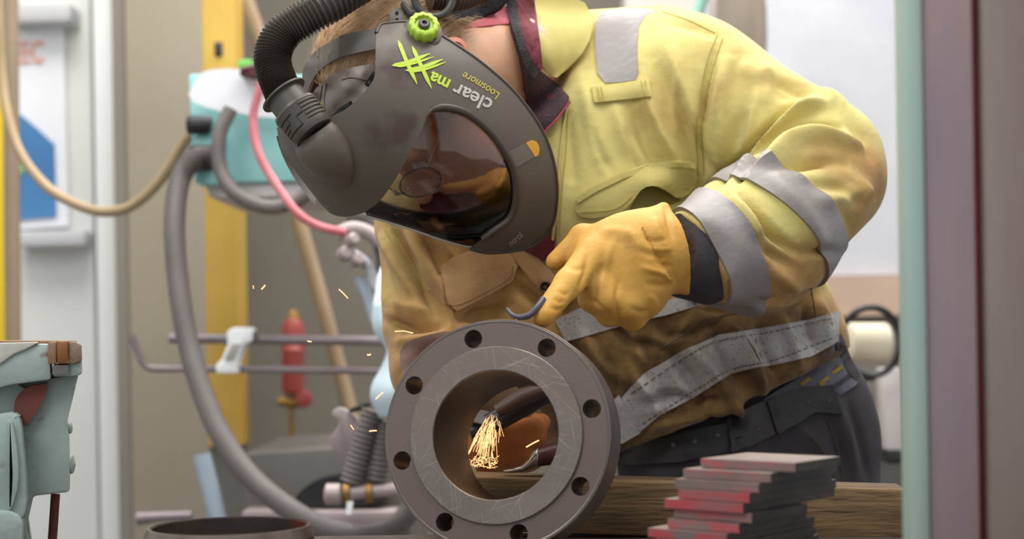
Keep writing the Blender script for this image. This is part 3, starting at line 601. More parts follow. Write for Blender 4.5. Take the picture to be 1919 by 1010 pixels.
# ------------------------------------------------------------------ the worker
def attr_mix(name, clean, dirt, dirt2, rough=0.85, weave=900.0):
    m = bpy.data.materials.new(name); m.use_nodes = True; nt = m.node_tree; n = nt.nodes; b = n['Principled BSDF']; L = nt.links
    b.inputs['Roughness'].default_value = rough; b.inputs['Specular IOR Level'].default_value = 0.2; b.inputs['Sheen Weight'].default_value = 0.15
    at = n.new('ShaderNodeAttribute'); at.attribute_name = 'soil_and_glow'; tc = n.new('ShaderNodeTexCoord')
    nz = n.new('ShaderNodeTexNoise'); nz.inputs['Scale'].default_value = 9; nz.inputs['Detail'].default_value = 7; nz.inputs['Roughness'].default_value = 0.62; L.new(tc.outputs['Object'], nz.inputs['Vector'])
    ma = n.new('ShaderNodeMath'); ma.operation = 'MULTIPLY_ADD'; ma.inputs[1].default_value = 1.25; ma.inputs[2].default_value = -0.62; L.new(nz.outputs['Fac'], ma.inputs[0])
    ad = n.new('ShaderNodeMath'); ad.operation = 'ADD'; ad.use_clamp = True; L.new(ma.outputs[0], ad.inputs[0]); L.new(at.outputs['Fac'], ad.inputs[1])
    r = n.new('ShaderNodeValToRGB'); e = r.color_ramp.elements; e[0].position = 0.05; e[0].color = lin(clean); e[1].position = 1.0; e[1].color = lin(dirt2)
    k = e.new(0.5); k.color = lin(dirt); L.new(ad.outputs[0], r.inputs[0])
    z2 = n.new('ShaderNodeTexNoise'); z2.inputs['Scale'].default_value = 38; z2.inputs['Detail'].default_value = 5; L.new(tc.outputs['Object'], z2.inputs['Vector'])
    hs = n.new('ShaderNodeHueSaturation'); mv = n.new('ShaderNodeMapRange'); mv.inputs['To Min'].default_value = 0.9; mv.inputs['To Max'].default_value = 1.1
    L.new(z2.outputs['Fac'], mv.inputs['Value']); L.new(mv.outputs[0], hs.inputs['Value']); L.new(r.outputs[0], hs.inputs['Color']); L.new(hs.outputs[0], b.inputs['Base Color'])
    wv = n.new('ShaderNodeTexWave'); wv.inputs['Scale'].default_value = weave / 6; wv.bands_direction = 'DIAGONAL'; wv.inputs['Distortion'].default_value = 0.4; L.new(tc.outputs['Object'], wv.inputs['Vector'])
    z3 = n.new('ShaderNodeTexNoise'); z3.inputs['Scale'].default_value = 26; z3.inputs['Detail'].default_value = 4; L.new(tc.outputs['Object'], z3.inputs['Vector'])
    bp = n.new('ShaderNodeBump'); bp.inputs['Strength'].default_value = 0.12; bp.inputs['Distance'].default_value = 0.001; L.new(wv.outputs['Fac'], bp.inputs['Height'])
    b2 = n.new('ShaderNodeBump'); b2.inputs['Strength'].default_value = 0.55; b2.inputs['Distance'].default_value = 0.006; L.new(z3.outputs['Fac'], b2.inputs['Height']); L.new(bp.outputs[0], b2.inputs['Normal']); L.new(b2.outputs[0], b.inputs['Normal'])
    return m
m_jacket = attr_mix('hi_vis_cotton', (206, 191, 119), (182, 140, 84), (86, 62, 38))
m_flap = mat('flap_cotton', (200, 185, 112), (188, 172, 100), 12, 0.85, 0, 0.15, 200)
m_flap_dirty = mat('flap_cotton_soiled', (192, 154, 106), (176, 134, 90), 14, 0.85, 0, 0.2, 120, c3=(150, 106, 76), s3=10, t3=0.6)
m_band = mat('reflective_tape', (148, 139, 136), (134, 125, 120), 10, 0.5, 0.0, 0.25, 90, c3=(128, 114, 108), s3=190, t3=0.66)
m_band2 = mat('reflective_tape_soot', (182, 176, 172), (156, 147, 140), 16, 0.55, 0.0, 0.3, 90, c3=(112, 102, 94), s3=260, t3=0.6)
m_band_dirty = mat('reflective_tape_dirty', (150, 118, 102), (128, 96, 82), 14, 0.6, 0.0, 0.2, 90)
m_stitch = mat('stitching', (92, 80, 66), None, rough=0.9)
m_stitch_y = mat('stitching_yellow', (176, 160, 84), None, rough=0.9)
m_fleece = mat('fleece_collar', (62, 52, 54), (84, 56, 60), 26, 0.95, 0, 0.8, 260, c3=(112, 50, 60), s3=24, t3=0.62)
m_fleece_edge = mat('fleece_edge', (74, 68, 68), (58, 52, 54), 60, 0.95, 0, 0.8, 300)
m_maroon = mat('maroon_knit', (138, 66, 74), (112, 50, 60), 90, 0.95, 0, 0.9, 220, stretch=(1, 1, 0.6))
m_maroon_dark = mat('maroon_sweater', (112, 34, 44), (84, 28, 36), 30, 0.95, 0, 0.5, 160)
m_pink = mat('pink_lining', (196, 104, 110), (180, 90, 96), 12, 0.9)
m_skin = mat('skin', (222, 172, 138), (206, 148, 116), 14, 0.5, 0, 0.12, 160)
m_ear = mat('ear_skin', (214, 132, 108), None, rough=0.5)
m_hair = mat('hair', (222, 184, 138), (184, 146, 106), 40, 0.6, 0, 0.6, 160, stretch=(2, 2, 5))
m_denim = mat('dark_denim', (72, 64, 66), (56, 50, 54), 16, 0.9, 0, 0.3, 300)
m_belt = mat('black_leather', (48, 40, 40), (36, 30, 31), 14, 0.5, 0, 0.15, 100)
m_belt_red = mat('oxblood_leather', (58, 40, 40), (44, 32, 33), 14, 0.5, 0, 0.15, 100)
m_belt2 = mat('perforated_belt', (92, 88, 98), (74, 68, 76), 10, 0.5, 0, 0.1, 100)
m_glove = mat('glove_leather', (220, 168, 78), (200, 144, 56), 9, 0.65, 0, 0.7, 30, c3=(160, 112, 56), s3=11, t3=0.6)
m_cuff = mat('dark_undersleeve', (74, 66, 68), (58, 52, 56), 20, 0.9, 0, 0.4, 90)

he = bpy.data.objects.new('person', None); COL.objects.link(he); he.location = (P(1420, 900, 2.6).x, 2.6, 0)
tag(he, 'person in yellow jacket and gloves bent over the steel flange', 'person')
def grid_of(pts, pad):
    a = np.array([list(p) for p in pts]); return a.min(0) - pad, a.max(0) + pad

# head frame: crown points left and a little to the camera, face points down
AL = math.radians(32)
def cv(a, b, c): return RT * a + UP * b - FW * c
HC = cv(-0.93 * math.cos(AL), 0.37 * math.cos(AL), math.sin(AL)); HF = cv(-0.37, -0.93, 0); HL = cv(0.93 * math.sin(AL), -0.37 * math.sin(AL), math.cos(AL))
H0 = P(742, 142, 2.315)
def hd_(c, f, l): return H0 + HC * c + HF * f + HL * l
skull = ellip(H0, (HC, HF, HL), (0.118, 0.112, 0.080)); face = ellip(hd_(-0.1100, 0.055, 0), (HC, HF, HL), (0.085, 0.072, 0.062)); jaw = ellip(hd_(-0.1600, 0.05, 0), (HC, HF, HL), (0.045, 0.06, 0.052))
nose = cone(hd_(-0.0700, 0.118, 0), hd_(-0.1130, 0.142, 0), 0.009, 0.014); brow = ellip(hd_(-0.0500, 0.100, 0), (HC, HF, HL), (0.014, 0.016, 0.058))
eyeL = ellip(hd_(-0.0720, 0.118, 0.032), (HC, HF, HL), (0.014, 0.012, 0.018)); eyeR = ellip(hd_(-0.0720, 0.118, -0.032), (HC, HF, HL), (0.014, 0.012, 0.018))
lips = ellip(hd_(-0.1450, 0.116, 0), (HC, HF, HL), (0.009, 0.012, 0.024)); chin = ellip(hd_(-0.1900, 0.085, 0), (HC, HF, HL), (0.022, 0.024, 0.026))
neck = cone(hd_(-0.085, -0.045, 0.0), P(955, 112, 2.44), 0.068, 0.070); neckb = cone(P(1000, 130, 2.53), P(1060, 170, 2.62), 0.06, 0.06)
def body_sdf(p):
    d = smin(skull(p), face(p), 0.04); d = smin(d, jaw(p), 0.03); d = smin(d, brow(p), 0.015); d = smax(d, -eyeL(p), 0.012); d = smax(d, -eyeR(p), 0.012)
    d = smin(d, nose(p), 0.014); d = smin(d, lips(p), 0.01); d = smin(d, chin(p), 0.02); d = smin(d, neck(p), 0.035); return smin(d, neckb(p), 0.05)
lo, hi = grid_of([hd_(0, 0, 0), P(1090, 190, 2.58), hd_(0, 0.15, 0)], 0.19)
V, Q = nets(body_sdf, lo, hi, 0.005); headT = bvh(V, Q); body = link('body', np_mesh('body', V, Q), m_skin, he)
body['label'] = 'fair skin of the neck and face bent downwards'
# ear behind the knob, eyes
ear = lathe('ear', [(0.0, -0.004), (0.016, -0.003), (0.021, 0.003), (0.019, 0.010), (0.012, 0.012), (0.008, 0.007), (0.0, 0.006)], 20, P(850, 98, 2.236), HL * 0.8 - FW * 0.3 - HF * 0.3, m_ear, he)
for s in (-1, 1):
    lathe('eye', [(0.0, 0.012), (0.006, 0.0105), (0.0105, 0.006), (0.012, 0.0), (0.0105, -0.006), (0.0, -0.012)], 16, hd_(-0.072, 0.104, 0.032 * s), HF, mat('eye_white', (226, 220, 212), None, rough=0.2), he)
# hair cap and strands
hv = [i for i in range(len(V))]; rel = V - np.array(H0); cC = rel @ np.array(HC); cF = rel @ np.array(HF); cL = rel @ np.array(HL)
px, py, dd = pix(V)
hairmask = (cF < 0.055) & (cC > -0.075 - 0.25 * np.maximum(0, -cF)) & (px < 862)
hm = hairmask[Q].all(1); N = vnormals(V, Q); QQ = Q[hm]; used = np.unique(QQ); mp_ = -np.ones(len(V), int); mp_[used] = np.arange(len(used))
hp = V[used] + N[used] * 0.004; hb = V[used] - N[used] * 0.002; nU = len(used); q2 = mp_[QQ]
Vh, Gh = thicken([Vector(v) for v in hp], [Vector(n) for n in N[used]], [tuple(q) for q in q2], 0.006)
hair = obj('hair', Vh, Gh, m_hair, he, True); fixn(hair)
SV = []; SF = []; sel = rng.choice(used, 5200)
flow = (RT * 0.80 + UP * 0.55 - FW * 0.05); flow2 = (RT * 0.35 + UP * 0.9)
for i in sel:
    p = Vector(V[i]) + Vector(N[i]) * 0.004; n = Vector(N[i])
    mixv = float(np.clip((cF[i] + 0.02) / 0.06, 0, 1)); f0 = flow.lerp(flow2, mixv)
    f = (f0 - n * f0.dot(n)); f.normalize(); f = (f + Vector(rng.normal(0, 0.13, 3))).normalized(); ln = rng.uniform(0.018, 0.042); wv_ = n.cross(f).normalized() * 0.00042; b0 = len(SV)
    for k in range(4):
        t = k / 3; c = p + f * (ln * t) + n * (0.0008 + 0.004 * math.sin(t * 2.6) * rng.uniform(0.4, 1.0)) ; wk = 1 - 0.8 * t
        SV += [c - wv_ * wk, c + n * (0.0005 * wk), c + wv_ * wk]
    for k in range(3):
        a = b0 + k * 3; SF += [(a, a + 1, a + 4, a + 3), (a + 1, a + 2, a + 5, a + 4), (a + 2, a, a + 3, a + 5)]
hs_ = obj('hair_strands', SV, SF, mat('hair_strand', (246, 212, 168), (190, 150, 108), 60, 0.5), hair, True); hs_['kind'] = 'stuff'; hs_['label'] = 'short brown hair strands on the back of the head'
hairT = bvh(np.array([list(v) for v in hp]), q2)

# ---- jacket as one continuous body
SH = P(1300, 182, 2.52); EL = P(1538, 305, 2.43); FM = P(1420, 448, 2.30); CU = P(1306, 484, 2.205)
prim = [(cone(P(1080, 300, 2.60), P(1370, 690, 2.63), 0.165, 0.165), 0.0),
        (cone(SH, P(850, 395, 2.53), 0.105, 0.088), 0.10), (cone(P(1030, 125, 2.56), P(1240, 110, 2.58), 0.085, 0.085), 0.06),
        (cone(P(1290, 230, 2.58), P(1462, 640, 2.64), 0.10, 0.098), 0.09), (cone(P(880, 450, 2.54), P(1240, 740, 2.58), 0.10, 0.10), 0.09),
        (cone(P(1120, 420, 2.50), P(1300, 690, 2.54), 0.10, 0.105), 0.09),
        (cone(P(1010, 640, 2.56), P(1180, 800, 2.60), 0.115, 0.12), 0.08),
        (cone(P(830, 400, 2.50), P(798, 606, 2.42), 0.102, 0.067), 0.06)]
armp = [(cone(SH, EL, 0.112, 0.096), 0.05)]
fore = [(cone(P(1545, 335, 2.40), FM, 0.092, 0.096), 0.02), (cone(FM, CU, 0.096, 0.070), 0.05)]
rfore = [(cone(P(806, 625, 2.41), P(818, 690, 2.38), 0.064, 0.064), 0.02), (cone(P(818, 690, 2.38), P(960, 800, 2.36), 0.062, 0.048), 0.04)]
hemn = P(1160, 842, 2.5) - P(1575, 668, 2.5); hemn = Vector((0, 1, 0)).cross(hemn).normalized()
if hemn.z > 0: hemn = -hemn
hem = half(P(1160, 846, 2.5), hemn + Vector((0, -0.0, 0)))
fdir = (CU - FM).normalized(); CUP = P(1311, 482, 2.2); cupn = (RT * -0.86 + UP * -0.46 - FW * 0.22).normalized(); cuffcut = half(CUP, cupn)
neckcut = cone(P(860, 60, 2.40), P(975, 110, 2.44), 0.08, 0.078)
def jacket_sdf(p):
    d = None
    for f, k in prim:
        e = f(p); d = e if d is None else smin(d, e, max(k, 0.02))
    d = np.maximum(d, hem(p))
    a = armp[0][0](p); d = smin(d, a, 0.05)
    e = smin(fore[0][0](p), fore[1][0](p), 0.05); e = np.maximum(e, cuffcut(p)); d = smin(d, e, 0.012)
    r = smin(rfore[0][0](p), rfore[1][0](p), 0.03); d = smin(d, r, 0.010)
    return smax(d, -neckcut(p), 0.02)
lo, hi = grid_of([P(700, 480, 2.5), P(1672, 320, 2.42), P(1200, 10, 2.6), P(1200, 860, 2.5), P(1300, 480, 2.2), P(1300, 480, 2.76)], 0.05)
JV, JQ = nets(jacket_sdf, lo, hi, 0.0042)
JV = relax(JV, JQ, 3)
ARM = (0, 2.47)
FOLDS = [
 # chest drag lines
 ([(1092, 150), (1110, 230), (1130, 310)], 14, 0.007), ([(1150, 190), (1170, 260), (1210, 320)], 12, 0.006), ([(1205, 160), (1240, 250), (1290, 330)], 13, 0.010), ([(1185, 200), (1215, 280), (1250, 320)], 10, -0.006),
 ([(1225, 110), (1260, 190), (1300, 280), (1335, 335)], 14, -0.009), ([(1250, 80), (1290, 190), (1322, 300)], 11, 0.006),
 ([(1060, 200), (1068, 280), (1072, 350)], 12, -0.006), ([(1240, 40), (1300, 50), (1345, 72)], 9, -0.004),
 # shoulder / upper sleeve
 ([(1345, 85), (1328, 160), (1312, 250), (1322, 330)], 7, -0.009), ([(1365, 100), (1348, 190), (1345, 300)], 14, 0.006),
 ([(1385, 120), (1420, 140), (1450, 135)], 14, 0.006), ([(1400, 200), (1380, 260), (1365, 330)], 14, -0.006),
 ([(1340, 345), (1395, 290), (1445, 235), (1505, 185)], 7, -0.020), ([(1362, 328), (1425, 262), (1480, 214), (1550, 196)], 9, 0.016), ([(1385, 335), (1445, 280), (1505, 243), (1575, 236)], 6.5, -0.020), ([(1405, 330), (1465, 285), (1535, 262), (1620, 275)], 9, 0.014), ([(1425, 325), (1490, 300), (1560, 300)], 7, -0.010),
 ([(1470, 320), (1540, 300), (1600, 310)], 11, -0.006), ([(1480, 200), (1540, 180), (1590, 200)], 12, 0.006), ([(1520, 380), (1580, 370), (1630, 350)], 14, 0.005),
 ([(1500, 345), (1560, 350), (1610, 380)], 10, -0.005), ([(1400, 120), (1470, 170), (1520, 180)], 16, -0.005),
 # forearm
 ([(1370, 365), (1405, 420), (1440, 480)], 10, 0.010), ([(1390, 370), (1440, 430), (1500, 480)], 8, -0.012), ([(1410, 440), (1440, 470), (1490, 500)], 9, -0.009), ([(1440, 500), (1480, 530), (1500, 545)], 12, 0.006),
 ([(1440, 330), (1500, 400), (1540, 470)], 16, 0.006), ([(1500, 470), (1540, 470), (1570, 470)], 8, -0.007),
 # waist
 ([(1255, 660), (1300, 720), (1330, 780)], 10, -0.011), ([(1285, 640), (1330, 690), (1365, 750)], 11, 0.011), ([(1340, 620), (1372, 680), (1410, 745)], 10, -0.012), ([(1368, 610), (1402, 670), (1430, 735)], 10, 0.013), ([(1420, 600), (1440, 660), (1462, 710)], 9, -0.010), ([(1462, 590), (1478, 640), (1498, 690)], 10, 0.008), ([(1510, 570), (1518, 620), (1530, 660)], 8, -0.009), ([(1535, 560), (1545, 610), (1550, 650)], 9, 0.007),
 ([(1180, 690), (1220, 740), (1250, 800)], 12, 0.009), ([(1200, 760), (1260, 745), (1330, 770)], 10, -0.008), ([(1220, 800), (1290, 780), (1380, 760)], 9, 0.009), ([(1370, 740), (1380, 760), (1390, 780)], 9, 0.010),
 ([(1140, 600), (1180, 640), (1230, 650)], 9, -0.010), ([(1090, 620), (1130, 680), (1170, 720)], 11, 0.009), ([(1240, 640), (1300, 620), (1380, 590)], 8, -0.007), ([(1180, 620), (1200, 660), (1215, 700)], 9, 0.008),
 # right side sleeve and chest
 ([(712, 430), (750, 500), (790, 580)], 10, 0.009), ([(735, 425), (775, 500), (820, 590)], 9, -0.011), ([(760, 425), (800, 500), (830, 570), (840, 625)], 10, 0.010), ([(790, 430), (815, 480), (830, 520)], 8, -0.008), ([(815, 430), (835, 465), (850, 490)], 9, 0.007), ([(720, 600), (770, 612), (830, 612)], 8, -0.012), ([(725, 560), (770, 580), (810, 590)], 12, 0.006), ([(740, 640), (790, 640), (840, 625)], 10, 0.007), ([(755, 700), (785, 670), (820, 650)], 8, -0.007),
 ([(705, 450), (722, 520), (740, 590)], 7, -0.005), ([(870, 440), (885, 460), (905, 470)], 8, 0.004), ([(745, 470), (770, 520), (800, 570)], 6, -0.004), ([(1098, 430), (1130, 470), (1150, 500)], 9, -0.005),
 ([(1110, 200), (1118, 270), (1150, 330)], 7, -0.004), ([(1165, 240), (1190, 300), (1200, 320)], 6, -0.004), ([(1270, 130), (1262, 200), (1275, 260)], 9, 0.004), ([(1410, 105), (1440, 150), (1435, 200)], 10, 0.004), ([(1455, 150), (1500, 165), (1550, 190)], 7, -0.006), ([(1580, 220), (1620, 260), (1640, 310)], 9, -0.005), ([(1600, 330), (1620, 360), (1605, 410)], 9, 0.005), ([(1560, 380), (1590, 410), (1590, 440)], 7, -0.004),
 ([(1350, 150), (1342, 220), (1338, 290)], 6, -0.004), ([(1425, 160), (1405, 230), (1390, 280)], 7, 0.004), ([(1290, 560), (1340, 580), (1400, 578)], 8, -0.006), ([(1410, 560), (1470, 570), (1540, 545)], 9, -0.007), ([(1120, 650), (1150, 700), (1160, 740)], 8, -0.007), ([(1215, 630), (1260, 640), (1300, 600)], 9, 0.006), ([(1250, 790), (1320, 760), (1350, 740)], 6, -0.006), ([(1440, 700), (1480, 700), (1520, 680)], 7, 0.006),
 ([(850, 600), (900, 590), (950, 575)], 11, -0.007), ([(960, 530), (1000, 560), (1030, 590)], 10, -0.007),
]
JV = folds(JV, JQ, [(f[0], f[1] * 1.05, f[2] * 2.1) for f in FOLDS], -0.15); JV = relax(JV, JQ, 1, 0.3)
jT = bvh(JV, JQ)
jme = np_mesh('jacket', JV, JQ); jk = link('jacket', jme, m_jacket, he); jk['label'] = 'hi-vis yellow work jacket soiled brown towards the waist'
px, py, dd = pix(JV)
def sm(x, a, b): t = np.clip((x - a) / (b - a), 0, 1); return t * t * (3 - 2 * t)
ax_ = (px - 1300) * 0.5 + (py - 480) * 0.87                                    # grime grows towards hem and right sleeve; right chest includes painted spark glow
soil_and_glow = 0.06 + 0.86 * sm(py + 0.10 * (1300 - px), 420, 640) + 0.28 * sm(1080 - px, 40, 200) * sm(py, 330, 430)
arm = (dd < 2.47) & (px > 1290) & (py < 575); soil_and_glow = np.where(arm, 0.05 + 0.34 * sm(px, 1440, 1660) * sm(py, 180, 330) + 0.42 * sm(py, 400, 560), soil_and_glow)
soil_and_glow = np.where((px < 1060) & (py < 640), np.minimum(soil_and_glow, 0.50), soil_and_glow); soil_and_glow = np.where((px < 860) & (py > 400), 0.42 + 0.12 * sm(py, 520, 640), soil_and_glow)
at = jme.attributes.new('soil_and_glow', 'FLOAT', 'POINT'); at.data.foreach_set('value', np.clip(soil_and_glow, 0, 1).astype(np.float32))

# sleeve bands wrap right round the forearm
def ring_band(name, C, ax, nrm, t0, t1, m, off=0.006, n=120, rows=14):
    ax = ax.normalized(); nrm = nrm.normalized(); u = (UP - nrm * UP.dot(nrm)).normalized(); v = nrm.cross(u); top = []
    for j in range(n):
        ph = 2 * math.pi * j / n; dr = u * math.cos(ph) + v * math.sin(ph)
        for i in range(rows):
            o = C + ax * (t0 + (t1 - t0) * i / (rows - 1)); h = jT.ray_cast(o + dr * 0.02, dr, 0.14); top.append([o, dr, (h[0] - o).length if h[0] is not None else 0.10])
    R_ = np.array([q[2] for q in top]).reshape(n, rows); R_ = np.minimum(R_, 0.130)
    R0 = R_.copy()
    for _ in range(3): R_ = np.maximum((R_ + np.roll(R_, 1, 0) + np.roll(R_, -1, 0)) / 3, R0)
    tp = [top[k][0] + top[k][1] * (R_.ravel()[k] + off) for k in range(len(top))]; nr = [q[1] for q in top]; F = []
    for j in range(n):
        for i in range(rows - 1): j2 = (j + 1) % n; F.append((j * rows + i, j * rows + i + 1, j2 * rows + i + 1, j2 * rows + i))
    V, G = thicken(tp, nr, F, 0.006); o = obj(name, V, G, m, jk, True, 50); fixn(o); return o
c1 = ring_band('reflective_band', CUP, (P(1545, 335, 2.40) - CU), cupn, 0.006, 0.072, m_band); c1['label'] = 'grey reflective band at the sleeve cuff'
c2 = ring_band('reflective_band', P(1470, 412, 2.335), (P(1545, 335, 2.40) - CU), RT * -0.69 - UP * 0.73 - FW * 0.25, -0.046, 0.028, m_band); c2['label'] = 'grey reflective band below the elbow'
# shoulder tape, loop, flaps, body tapes
b = patch('reflective_band', [(1118, 24), (1160, 14), (1240, 18), (1200, 34), (1192, 90), (1197, 148), (1172, 153), (1122, 156), (1113, 80)], [jT], m_band, jk, 10, 0.004, 0.004, cut=1); b['label'] = 'grey reflective tape over the shoulder'
lp = patch('strap_loop', [(1108, 163), (1150, 157), (1216, 147), (1221, 180), (1170, 186), (1114, 192)], [jT], m_flap, jk, 8, 0.008, 0.006, 0.004, cut=0); lp['label'] = 'cloth loop under the shoulder tape'
for x_ in (1121, 1128, 1203, 1210): seam('loop_stitch', [(x_ - 2, 164 - (x_ - 1121) * 0.16), (x_ + 1, 176 - (x_ - 1121) * 0.13), (x_ + 3, 188 - (x_ - 1121) * 0.1)], [jT], m_stitch_y, lp, 0.0008, 0.0125, 8)
fp = patch('pocket_flap', [(1076, 370), (1117, 345), (1167, 322), (1213, 306), (1271, 301), (1304, 303), (1307, 333), (1298, 360), (1271, 374), (1254, 360), (1229, 347), (1205, 351), (1188, 374), (1171, 393), (1146, 403), (1113, 410), (1080, 405)], [jT], m_flap, jk, 8, 0.010, 0.005, 0.002, cut=1, wav=lambda x, y: 0.020 * math.exp(-((x - 1228) / 34) ** 2 - ((y - 345) / 26) ** 2)); fp['label'] = 'puckered chest pocket flap'
patch('pocket_opening_shade', [(1178, 396), (1204, 352), (1230, 346), (1256, 358), (1276, 376), (1230, 392)], [jT], mat('pocket_shade', (120, 110, 56), None, rough=0.9), jk, 8, 0.003, 0.003, cut=0)  # olive pocket lining patch with the shade under the arch painted in
patch('flap_hem', [(1080, 370), (1117, 348), (1167, 325), (1213, 309), (1271, 304), (1302, 306), (1304, 316), (1270, 313), (1214, 319), (1168, 335), (1120, 358), (1082, 381)], [jT], m_flap, fp, 8, 0.0145, 0.003, cut=0)
pk = patch('pocket', [(804, 527), (830, 512), (860, 500), (960, 496), (964, 520), (916, 560), (858, 584), (829, 568), (809, 546)], [jT], m_flap_dirty, jk, 8, 0.004, 0.004, 0.001, cut=0)
f2 = patch('pocket_flap', [(825, 498), (855, 481), (880, 471), (955, 472), (970, 498), (961, 527), (912, 555), (856, 583), (840, 570), (829, 527)], [jT], m_flap_dirty, jk, 8, 0.011, 0.006, 0.001, cut=0); f2['label'] = 'dirty brownish chest pocket flap below the visor'
pl = patch('placket', [(940, 452), (985, 458), (1044, 520), (1070, 560), (1050, 590), (1020, 552), (962, 485)], [jT], m_flap_dirty, jk, 9, 0.006, 0.005, 0.002, cut=0)
for (x, y, pa, o_) in ((1022, 538, pl, 0.013), (1207, 403, jk, 0.008)):
    q = on_surf([(x, y), (x + 1, y)], [jT], o_, 2)[0]; lathe('snap_button', [(0.0, 0.0035), (0.003, 0.0035), (0.0045, 0.001), (0.0075, 0.004), (0.0085, 0.002), (0.0085, -0.006)], 20, q, CAM - q, mat('snap_metal', (84, 66, 54), None, rough=0.35, metal=0.6), pa)
b = patch('reflective_band', [(1165, 745), (1205, 702), (1290, 652), (1350, 627), (1450, 611), (1520, 598), (1574, 582), (1572, 640), (1520, 668), (1450, 684), (1420, 688), (1370, 700), (1300, 745), (1240, 776), (1196, 812), (1180, 800)], [jT], m_band2, jk, 6, 0.0055, 0.005, cut=0, hug=True); b['label'] = 'sooty reflective band across the waist'
wb = b
b = patch('reflective_band', [(1130, 770), (1160, 740), (1200, 812), (1165, 832), (1140, 826)], [jT], m_band2, jk, 6, 0.006, 0.005, cut=0, hug=True)
b = patch('reflective_band', [(1040, 600), (1085, 578), (1150, 570), (1240, 566), (1330, 540), (1330, 566), (1250, 590), (1180, 606), (1090, 632), (1060, 640)], [jT], m_band2, jk, 9, 0.004, 0.004, cut=0, maxd=2.6); b['label'] = 'reflective band across the chest behind the glove'
b = patch('reflective_band', [(748, 646), (790, 630), (845, 618), (852, 632), (806, 664), (768, 712), (752, 704)], [jT], m_band_dirty, jk, 8, 0.004, 0.004, cut=1); b['label'] = 'brown-stained reflective band on the right sleeve'
# seams
for pts, mm_ in (([(1344, 66), (1326, 110), (1312, 180), (1304, 260), (1308, 330)], m_stitch_y), ([(1354, 72), (1336, 130), (1322, 190), (1316, 260), (1318, 320)], m_stitch_y), ([(1240, 22), (1290, 38), (1340, 62)], m_stitch_y), ([(1066, 192), (1060, 280), (1052, 370), (1048, 440)], m_stitch_y), ([(720, 430), (750, 480), (790, 545)], m_stitch_y), ([(732, 424), (764, 480), (804, 545)], m_stitch_y), ([(1235, 655), (1330, 600), (1400, 585)], m_stitch), ([(1520, 540), (1530, 600), (1534, 650)], m_stitch)):
    seam('seam', pts, [jT], mm_, jk, 0.0012, 0.0004, 40, 6)
seam('flap_stitch', [(830, 520), (846, 572), (912, 546), (954, 520), (962, 498)], [jT], mat('stitching_tan', (150, 114, 70), None, rough=0.9), f2, 0.0007, 0.0122, 40)
seam('flap_stitch', [(1086, 398), (1140, 394), (1168, 382), (1190, 360), (1210, 342), (1236, 338), (1262, 354), (1290, 352)], [jT], m_stitch_y, fp, 0.0008, 0.0125, 40)
tube('drawcord', on_surf([(1062, 200), (1052, 270), (1046, 340), (1040, 410), (1036, 450)], [jT], 0.004, 40), 0.0022, m_flap, jk, 8)
wT = None
for pts in ([(1182, 738), (1300, 660), (1360, 636), (1450, 621), (1560, 596)], [(1204, 794), (1300, 733), (1372, 692), (1450, 675), (1560, 634)]):
    q = on_surf(pts, [jT], 0.0072, 120)
    for k in range(0, len(q) - 2, 3): tube('stitch', q[k:k + 3], 0.0007, m_stitch, wb, 4)

# ---- collars
colT = [jT, headT]
ys = [(998, -14), (1090, -6), (1114, 38), (1102, 88), (1060, 132), (1038, 150), (1011, 118), (1003, 60)]
yc = patch('collar', ys, colT, m_flap, jk, 9, 0.020, 0.008, 0.004, iters=6, cut=1); yc['label'] = 'turned-down yellow jacket collar'
pin = patch('shirt_lining', [(862, 54), (902, 33), (937, 13), (954, 10), (962, 44), (928, 46), (897, 50)], colT, m_pink, he, 7, 0.010, 0.004, 0.003, iters=3, cut=1); pin['label'] = 'pink inner edge of the shirt collar'
sw = patch('sweater_collar', [(962, -12), (1000, -12), (1008, 48), (1014, 90), (1018, 140), (995, 122), (980, 80), (972, 36)], colT, m_maroon, he, 7, 0.024, 0.010, 0.004, iters=5, cut=1); sw['label'] = 'maroon knitted collar beside the neck'
fl_ = patch('fleece_collar', [(966, 52), (982, 80), (997, 118), (1012, 132), (1044, 156), (1070, 184), (1040, 220), (1018, 247), (1000, 222), (986, 186), (984, 140)], colT, m_fleece, he, 8, 0.026, 0.008, 0.004, iters=6, cut=1); fl_['label'] = 'dark fleece collar with red check lining'
patch('fleece_edge', [(947, -12), (965, -12), (973, 36), (982, 78), (998, 120), (1012, 134), (1000, 150), (984, 128), (969, 76), (956, 42)], colT, m_fleece_edge, fl_, 7, 0.028, 0.010, 0.004, iters=5, cut=1)
tube('zip_tape', [Vector(v) for v in on_surf([(1068, 190), (1046, 220), (1020, 248)], colT, 0.030, 20)], 0.0018, mat('zip_red', (168, 62, 84), None, rough=0.6), fl_, 8)
patch('sweater_front', [(800, 240), (900, 200), (1000, 240), (1036, 330), (1044, 450), (1028, 492), (996, 478), (930, 440), (840, 420), (770, 380)], [jT], m_maroon_dark, he, 12, 0.006, 0.004, iters=5, cut=1)['label'] = 'dark maroon sweater showing in the open jacket'
hb_ = patch('hood_back', [(770, -30), (950, -30), (950, 4), (905, 30), (866, 52), (836, 50), (800, 34)], colT, mat('hood_black', (46, 42, 46), (34, 31, 36), 30, 0.95, 0, 0.6, 160), he, 9, 0.012, 0.008, 0.006, iters=6, cut=1); hb_['label'] = 'black quilted hood behind the neck'

